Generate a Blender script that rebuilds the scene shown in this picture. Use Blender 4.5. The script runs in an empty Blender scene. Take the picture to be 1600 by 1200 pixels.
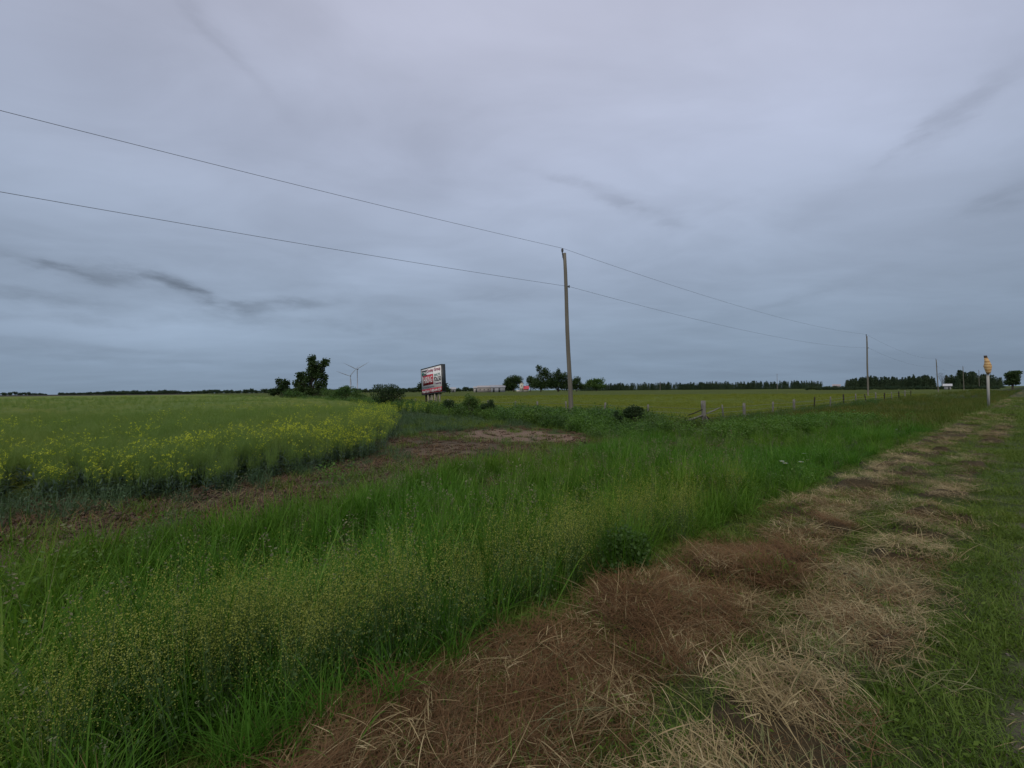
import bpy, bmesh, math, random
import numpy as np
from mathutils import Matrix, Vector
rng = np.random.default_rng(7); random.seed(7)
S = bpy.context.scene; COL = S.collection
R = math.radians

# ---------------------------------------------------------------- camera
FPX = 650.0
cam_d = bpy.data.cameras.new('camera'); cam = bpy.data.objects.new('camera', cam_d); COL.objects.link(cam)
cam_d.sensor_width = 36; cam_d.lens = 36 * FPX / 1600; cam_d.clip_start = .05; cam_d.clip_end = 9000
CR = (Matrix.Rotation(R(90 + .86), 4, 'X') @ Matrix.Rotation(R(-.515), 4, 'Z'))
cam.matrix_world = Matrix.Translation((0, 0, 1.6)) @ CR
S.camera = cam
CR3 = np.array(CR.to_3x3())
# ---------------------------------------------------------------- light
SUN_EL, SUN_AZ = 48, 195
SKY_STRENGTH = .1
S.view_settings.view_transform = 'Standard'; S.view_settings.look = 'None'
S.view_settings.gamma = 1; S.view_settings.exposure = 0
sd = bpy.data.lights.new('sun', 'SUN'); sun = bpy.data.objects.new('sun', sd); COL.objects.link(sun)
sd.energy = 1.5; sd.angle = R(35); sd.color = (1, .90, .76)
_a = R(SUN_AZ); _e = R(SUN_EL)
sdir = Vector((math.sin(_a) * math.cos(_e), math.cos(_a) * math.cos(_e), math.sin(_e)))
sun.rotation_euler = sdir.to_track_quat('Z', 'Y').to_euler()

def px_dir(px, py):
    d = CR3 @ np.array([(px - 800) / FPX, (600 - py) / FPX, -1.0]); return d / np.linalg.norm(d)

class NT:
    def __init__(s, tree): s.t = tree; s.n = tree.nodes; s.l = tree.links
    def new(s, typ, **kw):
        n = s.n.new(typ)
        for k, v in kw.items(): setattr(n, k, v)
        return n
    def put(s, sock, v):
        if isinstance(v, bpy.types.NodeSocket): s.l.new(v, sock)
        elif v is not None: sock.default_value = v
    def math(s, op, a, b=None, c=None, clamp=False):
        n = s.new('ShaderNodeMath', operation=op, use_clamp=clamp)
        s.put(n.inputs[0], a); s.put(n.inputs[1], b)
        if c is not None: s.put(n.inputs[2], c)
        return n.outputs[0]
    def mix(s, f, a, b, mode='MIX'):
        n = s.new('ShaderNodeMix', data_type='RGBA', blend_type=mode)
        s.put(n.inputs[0], f); s.put(n.inputs[6], a); s.put(n.inputs[7], b); return n.outputs[2]
    def noise(s, vec, scale, detail=4, rough=.5, dist=0, out=0):
        n = s.new('ShaderNodeTexNoise'); s.put(n.inputs['Vector'], vec)
        n.inputs['Scale'].default_value = scale; n.inputs['Detail'].default_value = detail
        n.inputs['Roughness'].default_value = rough; n.inputs['Distortion'].default_value = dist
        return n.outputs[out]
    def ramp(s, f, stops, interp='LINEAR'):
        n = s.new('ShaderNodeValToRGB'); s.put(n.inputs[0], f); e = n.color_ramp.elements; n.color_ramp.interpolation = interp
        while len(e) < len(stops): e.new(.5)
        for k, (p, c) in enumerate(stops):
            e[k].position = p; e[k].color = (*c, 1) if len(c) == 3 else c
        return n.outputs[0]
    def mapr(s, v, a, b, c=0, d=1, smooth=True):
        n = s.new('ShaderNodeMapRange'); n.interpolation_type = 'SMOOTHSTEP' if smooth else 'LINEAR'
        s.put(n.inputs[0], v)
        for k, x in zip((1, 2, 3, 4), (a, b, c, d)): n.inputs[k].default_value = x
        return n.outputs[0]
    def vmul(s, v, f):
        n = s.new('ShaderNodeVectorMath', operation='MULTIPLY'); s.put(n.inputs[0], v); n.inputs[1].default_value = f; return n.outputs[0]

def lin(r, g, b):
    f = lambda c: (c / 255 / 12.92) if c / 255 <= .04045 else ((c / 255 + .055) / 1.055) ** 2.4
    return (f(r), f(g), f(b), 1)

def build_world():
    w = bpy.data.worlds.new('World'); S.world = w; w.use_nodes = True
    t = NT(w.node_tree); t.n.clear()
    out = t.new('ShaderNodeOutputWorld'); bg = t.new('ShaderNodeBackground'); t.l.new(bg.outputs[0], out.inputs[0])
    sky = t.new('ShaderNodeTexSky', sky_type='NISHITA'); sky.sun_disc = False
    sky.sun_elevation = _e; sky.sun_rotation = _a; sky.air_density = 1; sky.dust_density = 3
    tc = t.new('ShaderNodeTexCoord'); d = tc.outputs['Generated']
    sp = t.new('ShaderNodeSeparateXYZ'); t.l.new(d, sp.inputs[0]); x, y, z = sp.outputs
    az = t.math('ARCTAN2', x, y); el = t.math('ARCSINE', z)
    zc = t.math('MAXIMUM', z, 0)
    # cloud deck coordinates: the direction meets a layer overhead
    k = t.math('DIVIDE', 1.0, t.math('ADD', zc, .12))
    cb = t.new('ShaderNodeCombineXYZ'); t.put(cb.inputs[0], t.math('MULTIPLY', x, k)); t.put(cb.inputs[1], t.math('MULTIPLY', y, k))
    deck = cb.outputs[0]
    base = t.ramp(t.math('MULTIPLY', el, 1 / 1.2), [
        (0.0, lin(126, 144, 164)[:3]), (.045, lin(131, 149, 170)[:3]), (.12, lin(141, 158, 179)[:3]), (.24, lin(156, 170, 192)[:3]),
        (.42, lin(170, 179, 201)[:3]), (.60, lin(180, 185, 205)[:3]), (1, lin(188, 190, 208)[:3])])
    # broad soft masses
    n1 = t.noise(t.vmul(deck, (.55, .9, 1)), .9, 5, .5, .3)
    n2 = t.noise(t.vmul(deck, (1.0, 1.5, 1)), 1.5, 6, .55, .6)
    m = t.math('ADD', t.math('MULTIPLY', t.mapr(n1, .3, .7, -1, 1), .105), t.math('MULTIPLY', t.mapr(n2, .3, .7, -1, 1), .05))
    m = t.math('MULTIPLY', m, t.mapr(z, .03, .28, .5, 1))
    m = t.math('ADD', m, 1.0)
    # slow variation by direction: warmer brighter right upper, dimmer lower right and upper left
    def blob(a0, e0, sa, se, rot=0, amp=1, aa=az, ee=el):
        da = t.math('SUBTRACT', aa, a0); de = t.math('SUBTRACT', ee, e0)
        c, s_ = math.cos(rot), math.sin(rot)
        p = t.math('ADD', t.math('MULTIPLY', da, c), t.math('MULTIPLY', de, s_))
        q = t.math('ADD', t.math('MULTIPLY', da, -s_), t.math('MULTIPLY', de, c))
        r2 = t.math('ADD', t.math('POWER', t.math('ABSOLUTE', t.math('DIVIDE', p, sa)), 2.0), t.math('POWER', t.math('ABSOLUTE', t.math('DIVIDE', q, se)), 2.0))
        return t.math('MULTIPLY', t.math('EXPONENT', t.math('MULTIPLY', r2, -1.0)), amp)
    def pb(px, py, wx, wy, rot=0, amp=1, **kw):      # px sizes turned to angles about that direction
        v = px_dir(px, py); a0 = math.atan2(v[0], v[1]); e0 = math.asin(v[2])
        ca = math.cos(a0) ** 2; r = px_dir(px + 1, py); sc = (math.atan2(r[0], r[1]) - a0)
        u_ = px_dir(px, py - 1); se = math.asin(u_[2]) - e0
        return blob(a0, e0, wx * sc, wy * se, rot, amp, **kw)
    g = [pb(1250, 120, 420, 260, .4, .07), pb(1500, 480, 260, 120, 0, -.10), pb(120, 60, 300, 160, 0, -.06), pb(820, 120, 260, 200, 0, .02),
         pb(600, 260, 260, 130, 0, -.05), pb(1100, 470, 300, 70, 0, -.02), pb(220, 515, 300, 50, 0, .17), pb(900, 520, 400, 60, 0, -.015),
         pb(1450, 330, 160, 110, .5, .05), pb(60, 300, 200, 90, 0, .03), pb(1380, 560, 420, 60, 0, -.07), pb(1150, 250, 260, 160, -.3, .05), pb(330, 520, 260, 26, 0, .05), pb(60, 545, 260, 14, 0, -.05)]
    for q in g: m = t.math('ADD', m, q)
    # wisps, their outline broken by noise
    nz = t.noise(t.vmul(d, (1, 1, 3.2)), 9, 6, .6, out=1)
    nsep = t.new('ShaderNodeSeparateXYZ'); t.l.new(nz, nsep.inputs[0])
    aw = t.math('ADD', az, t.math('MULTIPLY', t.math('SUBTRACT', nsep.outputs[0], .5), .10))
    ew = t.math('ADD', el, t.math('MULTIPLY', t.math('SUBTRACT', nsep.outputs[1], .5), .045))
    kw = dict(aa=aw, ee=ew)
    W = [pb(70, 414, 75, 9, -.16, .9, **kw), pb(150, 432, 60, 10, -.1, .6, **kw), pb(240, 434, 75, 9, -.25, 1, **kw), pb(305, 458, 46, 9, -.5, .9, **kw), pb(195, 430, 60, 8, -.15, .7, **kw),
         pb(375, 483, 52, 11, 0, 1.1, **kw), pb(470, 476, 65, 8, .1, .8, **kw), pb(60, 468, 150, 18, -.05, .8, **kw), pb(120, 500, 170, 8, .05, .4, **kw),
         pb(1490, 180, 95, 20, .45, .5, **kw), pb(1420, 220, 50, 9, .5, .5, **kw), pb(1570, 310, 80, 22, .1, .5, **kw), pb(900, 288, 70, 8, -.3, .45, **kw), pb(985, 322, 60, 8, -.35, .6, **kw), pb(1040, 348, 40, 6, -.3, .35, **kw),
         pb(600, 512, 90, 12, 0, .35, **kw), pb(790, 465, 60, 12, 0, .25, **kw), pb(1250, 462, 80, 7, .2, .3, **kw), pb(330, 40, 130, 18, -.6, .3, **kw), pb(180, 560, 300, 6, 0, .35, **kw), pb(620, 560, 300, 6, 0, .2, **kw)]
    W += [pb(230, 452, 190, 26, -.12, .3, **kw), pb(420, 505, 170, 9, .05, .35, **kw), pb(100, 540, 200, 8, 0, .4, **kw), pb(700, 200, 320, 40, .15, .08, **kw), pb(1330, 300, 240, 22, .45, .12, **kw)]
    ws = W[0]
    for q in W[1:]: ws = t.math('ADD', ws, q)
    n3 = t.mapr(t.noise(t.vmul(d, (1, 1, 3)), 14, 5, .6), .32, .62, .5, 1.2)
    ws = t.math('MULTIPLY', ws, n3)
    m = t.math('SUBTRACT', m, t.math('MULTIPLY', ws, .27))
    col = t.mix(1, base, (1, 1, 1, 1), 'MULTIPLY')
    cc = t.new('ShaderNodeVectorMath', operation='SCALE'); t.put(cc.inputs[0], base); t.put(cc.inputs['Scale'], t.math('MULTIPLY', m, 1.035 / SKY_STRENGTH))
    warm = t.math('ADD', t.math('ADD', pb(1400, 90, 400, 280, 0, .5), pb(1480, 400, 220, 200, 0, .35)), t.math('ADD', pb(100, 500, 260, 60, 0, .5), pb(700, 60, 500, 120, 0, .2)), clamp=True)
    col = t.mix(warm, cc.outputs[0], t.mix(1, cc.outputs[0], (1.022, .995, .995, 1), 'MULTIPLY'))
    col = t.mix(.015, col, sky.outputs[0])
    t.l.new(col, bg.inputs[0]); bg.inputs[1].default_value = SKY_STRENGTH
build_world()

# ---------------------------------------------------------------- helpers
TV = 1.25                                # the road's vanishing slope
AA = math.atan(TV); SA, CA = math.sin(AA), math.cos(AA)
def W2(u, v): return SA * u - CA * v, CA * u + SA * v          # road frame -> world
def UV(x, y): return SA * x + CA * y, -CA * x + SA * y
def at_px(px, Z, py=None):                # pixel column (and row) at depth Z
    hy = 609.8 - (px - 800) * .009
    d = CR3 @ np.array([(px - 800) / FPX, (600 - (hy if py is None else py)) / FPX, -1.0])
    k = Z / d[1]; return np.array([d[0] * k, Z, 1.6 + d[2] * k])

def sm(x, a, b): t = np.clip((x - a) / (b - a), 0, 1); return t * t * (3 - 2 * t)
_P = rng.random((256, 256))
def vnoise(x, y, s, seed=0):
    x = np.asarray(x, float) / s + 17.3 * seed + 1000; y = np.asarray(y, float) / s + 31.7 * seed + 1000
    xi = np.floor(x).astype(int); yi = np.floor(y).astype(int); fx = x - xi; fy = y - yi
    fx = fx * fx * (3 - 2 * fx); fy = fy * fy * (3 - 2 * fy)
    g = lambda i, j: _P[(xi + i) % 256, (yi + j) % 256]
    return (g(0, 0) * (1 - fx) + g(1, 0) * fx) * (1 - fy) + (g(0, 1) * (1 - fx) + g(1, 1) * fx) * fy
def fbm(x, y, s, seed=0, o=3): return sum(vnoise(x, y, s / 2 ** k, seed + k) * .5 ** k for k in range(o)) / sum(.5 ** k for k in range(o))

def hay_w(u, v):                          # how thick the cut hay lies
    e = .16 * (fbm(u, v, .9, 3) - .5) * 2
    a = sm(v + e, 1.22, 1.42) * (1 - sm(v + e + .36 * (1 - sm(u, .4, 2.4)), 1.9, 2.12))
    b = sm(v + e, .5, .62) * (1 - sm(v + e, .85, 1.1)) * sm(fbm(u, v, 1.5, 9), .36, .5)
    for (cu, cv, ru, rv) in ((1.1, 1.0, .55, .3), (2.0, .78, .5, .26), (3.7, .78, .75, .3), (4.6, 1.0, .5, .2), (6.8, .85, .9, .3), (9.3, .9, .9, .3), (12.5, .85, 1.4, .25)):
        b = np.maximum(b, 1 - sm(np.hypot((u - cu) / ru, (v - cv) / rv) + e * 2, .7, 1.25))
    c = (1 - sm(abs(v - 1.5), .55, .75)) * sm(fbm(u, v, 1.1, 5), .5, .62) * .7
    gap = np.exp(-((v - 1.14 - .25 * (fbm(u, v * 0, 1.4, 33) - .5)) / .13) ** 2)
    return np.clip(np.maximum(np.maximum(a, b), c) * (1 - .72 * gap), 0, 1)
def height(x, y):
    x = np.asarray(x, float); y = np.asarray(y, float)
    u, v = UV(x, y); d = np.hypot(x, y)
    prof = np.interp(v, [-200, -30, -9, -8, -6, -3.2, 0, .5, 2.2, 3.2, 4.6, 5.6, 7, 10, 4000],
                     [-.4, -.45, -.55, -.4, -.05, .07, 0, 0, -.06, -.25, -.45, -.48, -.44, -.48, -.48])
    f = sm(d, 35, 95) * .48 * sm(v, 5, 12) * (1 - .75 * sm(v - u * 1.6, 15, 60))
    n = (fbm(x, y, 1.7, 1) - .5) * .10 * sm(v, 2.2, 4) + (fbm(x, y, .35, 2, 2) - .5) * .03
    n = n * (1 - sm(d, 60, 120)) + (fbm(x, y, 14, 8) - .5) * .22 * sm(v, 12, 20) * (1 - sm(d, 150, 400))
    hm = np.where((v > .3) & (v < 2.4) & (d < 60), hay_w(u, v) * (.03 + .12 * sm(fbm(u, v, .5, 12, 2), .42, .8)), 0)
    return prof + f + n + hm
CROP_U = [-400, -2.5, .2, 3, 5.6, 9.3, 12, 15, 17, 18.5, 19]
CROP_V = [11.5, 11.4, 10.5, 11.6, 14.1, 21.5, 27, 37, 50, 120, 2000]
def crop_in(u, v): return v - np.interp(u, CROP_U, CROP_V) - (fbm(u, v, 1.6, 21) - .5) * 1.4

MATS = {}
def principled(name, rough=.6, spec=.25):
    m = bpy.data.materials.new(name); m.use_nodes = True; MATS[name] = m
    t = NT(m.node_tree); b = t.n['Principled BSDF']
    b.inputs['Roughness'].default_value = rough; b.inputs['Specular IOR Level'].default_value = spec
    return m, t, b
def foliage(name, cols, transl=.3, rough=.55, pos_amt=.35, pos_scale=.8, spec=.2, world_cols=None):
    """ramp over a random value carried by every leaf, drifted by slow variation over the field"""
    m, t, b = principled(name, rough, spec)
    at = t.new('ShaderNodeAttribute', attribute_name='rnd'); oi = t.new('ShaderNodeObjectInfo'); ge = t.new('ShaderNodeNewGeometry')
    nz = t.noise(ge.outputs['Position'], pos_scale, 3)
    f = t.math('ADD', t.math('MULTIPLY', at.outputs['Fac'], .5), t.math('MULTIPLY', oi.outputs['Random'], .2))
    f = t.math('ADD', f, t.math('MULTIPLY', t.mapr(nz, .3, .7), .3), clamp=True)
    c = t.ramp(f, [(k / (len(cols) - 1), q) for k, q in enumerate(cols)])
    nl = t.noise(ge.outputs['Position'], .16, 3)
    c = t.mix(t.math('MULTIPLY', t.mapr(nl, .35, .65), pos_amt), c, t.mix(1, c, world_cols or (1.45, 1.1, .9, 1), 'MULTIPLY'))
    t.l.new(c, b.inputs['Base Color'])
    if transl:
        tr = t.new('ShaderNodeBsdfTranslucent'); t.l.new(t.mix(1, c, (1.3, 1.35, .7, 1), 'MULTIPLY'), tr.inputs[0])
        mx = t.new('ShaderNodeMixShader'); mx.inputs[0].default_value = transl
        t.l.new(b.outputs[0], mx.inputs[1]); t.l.new(tr.outputs[0], mx.inputs[2])
        t.l.new(mx.outputs[0], t.n['Material Output'].inputs['Surface'])
    return m
def simple(name, col, col2=None, scale=8, rough=.7, spec=.2, bump=0, stretch=(1, 1, 1), metallic=0):
    m, t, b = principled(name, rough, spec); b.inputs['Metallic'].default_value = metallic
    tc = t.new('ShaderNodeTexCoord'); vec = t.vmul(tc.outputs['Object'], stretch)
    n = t.noise(vec, scale, 5, .6)
    c = t.ramp(n, [(.3, col), (.7, col2 or tuple(x * .75 for x in col))])
    t.l.new(c, b.inputs['Base Color'])
    if bump:
        bp = t.new('ShaderNodeBump'); bp.inputs['Strength'].default_value = bump; t.l.new(n, bp.inputs['Height']); t.l.new(bp.outputs[0], b.inputs['Normal'])
    return m

def tag(o, label=None, cat=None, group=None, kind=None):
    for k, x in (('label', label), ('category', cat), ('group', group), ('kind', kind)):
        if x: o[k] = x
    return o
def mesh_np(name, V, F, rnd=None, mats=(), midx=None, smooth=False):
    me = bpy.data.meshes.new(name); V = np.asarray(V, np.float32); F = np.asarray(F, np.int32); n, k = F.shape
    me.vertices.add(len(V)); me.vertices.foreach_set('co', V.ravel())
    me.loops.add(n * k); me.loops.foreach_set('vertex_index', F.ravel())
    me.polygons.add(n); me.polygons.foreach_set('loop_start', np.arange(0, n * k, k, dtype=np.int32)); me.polygons.foreach_set('loop_total', np.full(n, k, np.int32))
    for m in mats: me.materials.append(m)
    if midx is not None: me.polygons.foreach_set('material_index', np.asarray(midx, np.int32))
    if smooth: me.polygons.foreach_set('use_smooth', np.ones(n, bool))
    if rnd is not None:
        a = me.attributes.new('rnd', 'FLOAT', 'POINT'); a.data.foreach_set('value', np.asarray(rnd, np.float32))
    me.update(calc_edges=True); me.validate(); return me
def link(name, me, parent=None, loc=None):
    o = bpy.data.objects.new(name, me); COL.objects.link(o)
    if parent: o.parent = parent
    if loc is not None: o.location = loc
    return o
def empty(name, loc, label, cat, group=None, rz=0):
    o = bpy.data.objects.new(name, None); COL.objects.link(o); o.location = loc; o.rotation_euler.z = rz
    o.empty_display_size = .3; return tag(o, label, cat, group)

class Geo:
    """collects quads with a per-vertex random value and a material slot"""
    def __init__(s): s.V = []; s.F = []; s.r = []; s.m = []; s.n = 0
    def add(s, V, F, r, m=0):
        V = np.asarray(V, float); F = np.asarray(F, int); s.V.append(V); s.F.append(F + s.n); s.n += len(V)
        s.r.append(np.broadcast_to(r, (len(V),)).astype(float)); s.m.append(np.full(len(F), m)); return s
    def mesh(s, name, mats, smooth=False):
        return mesh_np(name, np.concatenate(s.V), np.concatenate(s.F), np.concatenate(s.r), mats, np.concatenate(s.m), smooth)
    def ribbons(s, n, rad, L, w, seg=4, th0=(0, .35), kap=(.2, 1.2), m=0, base=None, az=None, rr=(0, 1), twist=0, tipw=.12, curl=0):
        if base is None:
            a = rng.random(n) * 6.283; r = rad * np.sqrt(rng.random(n)); base = np.stack([r * np.cos(a), r * np.sin(a), np.zeros(n)], 1)
        az = rng.random(n) * 6.283 if az is None else az
        Ls = rng.uniform(*L, n); t0 = rng.uniform(*th0, n); kp = rng.uniform(*kap, n); ws = rng.uniform(*w, n)
        rv = rng.uniform(*rr, n)
        pts = [base]; p = base.copy(); cu = rng.uniform(-curl, curl, n) if curl else np.zeros(n); az0 = az
        for k in range(seg):
            th = t0 + kp * (k + .5) / seg; az = az0 + cu * k / seg
            st = Ls / seg
            p = p + np.stack([np.cos(az) * np.sin(th) * st, np.sin(az) * np.sin(th) * st, np.cos(th) * st], 1); pts.append(p)
        wa = az0 + math.pi / 2 + (rng.uniform(-twist, twist, n) if twist else 0)
        wd = np.stack([np.cos(wa), np.sin(wa), np.zeros(n)], 1)
        V = np.zeros((n, (seg + 1) * 2, 3))
        for k in range(seg + 1):
            q = k / seg; wk = ws * (.65 + .35 * math.sin(min(q * 3, 1.57)) - (1 - tipw) * q ** 2.2 * .95)
            V[:, 2 * k] = pts[k] - wd * (wk / 2)[:, None]; V[:, 2 * k + 1] = pts[k] + wd * (wk / 2)[:, None]
        f = np.array([[2 * k, 2 * k + 1, 2 * k + 3, 2 * k + 2] for k in range(seg)])
        F = (f[None] + (np.arange(n) * (seg + 1) * 2)[:, None, None]).reshape(-1, 4)
        s.add(V.reshape(-1, 3), F, np.repeat(rv, (seg + 1) * 2), m)
        return pts, rv
    def leaves(s, P, size, m=0, rr=(0, 1), up=0.0, aspect=.5):
        """leaf quads (kite) at points P"""
        n = len(P); d = rng.normal(size=(n, 3)); d[:, 2] *= (1 - up); d /= np.linalg.norm(d, axis=1)[:, None]
        e = np.cross(d, rng.normal(size=(n, 3))); e /= np.linalg.norm(e, axis=1)[:, None]
        sz = rng.uniform(*size, n)[:, None]; rv = rng.uniform(*rr, n)
        V = np.stack([P, P + d * sz * .5 + e * sz * aspect * .5, P + d * sz, P + d * sz * .5 - e * sz * aspect * .5], 1)
        s.add(V.reshape(-1, 3), np.arange(n * 4).reshape(n, 4), np.repeat(rv, 4), m); return s
    def tube(s, P, rad, sides=6, m=0, r=.5, cap=True):
        P = np.asarray(P, float); k = len(P); rad = np.broadcast_to(rad, (k,)); V = []
        for i in range(k):
            d = P[min(i + 1, k - 1)] - P[max(i - 1, 0)]; d /= np.linalg.norm(d) + 1e-9
            a = np.cross(d, [0.31, .95, .05] if abs(d[2]) > .8 else [0, 0, 1.]); a /= np.linalg.norm(a); b = np.cross(d, a)
            for j in range(sides):
                q = 2 * math.pi * j / sides; V.append(P[i] + rad[i] * (math.cos(q) * a + math.sin(q) * b))
        F = [[i * sides + j, i * sides + (j + 1) % sides, (i + 1) * sides + (j + 1) % sides, (i + 1) * sides + j] for i in range(k - 1) for j in range(sides)]
        if cap:
            for i in (0, k - 1):
                c = len(V); V.append(P[i])
                for j in range(0, sides, 2): F.append([c, i * sides + j, i * sides + (j + 1) % sides, i * sides + (j + 2) % sides])
        return s.add(V, F, r, m)
    def box(s, c, sz, m=0, r=.5, M=None):
        V = np.array([[x, y, z] for x in (-.5, .5) for y in (-.5, .5) for z in (-.5, .5)]) * np.array(sz) + np.array(c)
        if M is not None: V = V @ np.array(M).T
        return s.add(V, [[0, 1, 3, 2], [4, 6, 7, 5], [0, 4, 5, 1], [2, 3, 7, 6], [0, 2, 6, 4], [1, 5, 7, 3]], r, m)

def proto_set(name, meshes):
    c = bpy.data.collections.new(name)
    for k, me in enumerate(meshes):
        o = bpy.data.objects.new('%s_%02d' % (name, k), me); c.objects.link(o)
    return c, len(meshes)
def scatter(name, protos, P, rot, scl, label, cat, vi=None, kind='stuff', group=None):
    c, nv = protos; n = len(P)
    if n == 0: return None
    me = bpy.data.meshes.new(name); me.vertices.add(n); me.vertices.foreach_set('co', np.asarray(P, np.float32).ravel())
    a = me.attributes.new('rot', 'FLOAT_VECTOR', 'POINT'); a.data.foreach_set('vector', np.asarray(rot, np.float32).ravel())
    scl = np.asarray(scl, np.float32); scl = np.repeat(scl[:, None], 3, 1) if scl.ndim == 1 else scl
    a = me.attributes.new('scl', 'FLOAT_VECTOR', 'POINT'); a.data.foreach_set('vector', scl.ravel())
    a = me.attributes.new('vi', 'INT', 'POINT'); a.data.foreach_set('value', np.asarray(rng.integers(0, nv, n) if vi is None else vi, np.int32))
    o = link(name, me); tag(o, label, cat, group, kind)
    g = bpy.data.node_groups.new('spread_' + name, 'GeometryNodeTree')
    g.interface.new_socket('Geometry', in_out='INPUT', socket_type='NodeSocketGeometry'); g.interface.new_socket('Geometry', in_out='OUTPUT', socket_type='NodeSocketGeometry')
    t = NT(g); gi = t.new('NodeGroupInput'); go = t.new('NodeGroupOutput')
    mp = t.new('GeometryNodeMeshToPoints'); t.l.new(gi.outputs[0], mp.inputs[0])
    ci = t.new('GeometryNodeCollectionInfo'); ci.inputs['Collection'].default_value = c
    ci.inputs['Separate Children'].default_value = True; ci.inputs['Reset Children'].default_value = True
    ip = t.new('GeometryNodeInstanceOnPoints'); t.l.new(mp.outputs[0], ip.inputs['Points']); t.l.new(ci.outputs[0], ip.inputs['Instance'])
    ip.inputs['Pick Instance'].default_value = True
    def na(nm, ty):
        q = t.new('GeometryNodeInputNamedAttribute', data_type=ty); q.inputs[0].default_value = nm; return q.outputs[0]
    t.l.new(na('vi', 'INT'), ip.inputs['Instance Index'])
    er = t.new('FunctionNodeEulerToRotation'); t.l.new(na('rot', 'FLOAT_VECTOR'), er.inputs[0]); t.l.new(er.outputs[0], ip.inputs['Rotation'])
    t.l.new(na('scl', 'FLOAT_VECTOR'), ip.inputs['Scale']); t.l.new(ip.outputs[0], go.inputs[0])
    md = o.modifiers.new('spread', 'NODES'); md.node_group = g
    return o
def sample(rings, tmin=-1.42, tmax=1.42, zmin=.35):
    """points over the ground in view (and a margin), by rings (r0, r1, density per m2)"""
    out = []
    for r0, r1, den in rings:
        area = (math.atan(tmax) - math.atan(tmin) + .25) / 2 * (r1 * r1 - r0 * r0); n = int(area * den)
        a = rng.uniform(math.atan(tmin) - .1, math.atan(tmax) + .15, n); r = np.sqrt(rng.uniform(r0 * r0, r1 * r1, n))
        out.append(np.stack([r * np.sin(a), r * np.cos(a)], 1))
    p = np.concatenate(out); return p[p[:, 1] > zmin]
def ground_pts(xy, dz=0.0): return np.column_stack([xy, height(xy[:, 0], xy[:, 1]) + dz])
def yaw(n, tilt=.12): return np.column_stack([rng.normal(0, tilt, n), rng.normal(0, tilt, n), rng.uniform(0, 6.283, n)])

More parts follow.
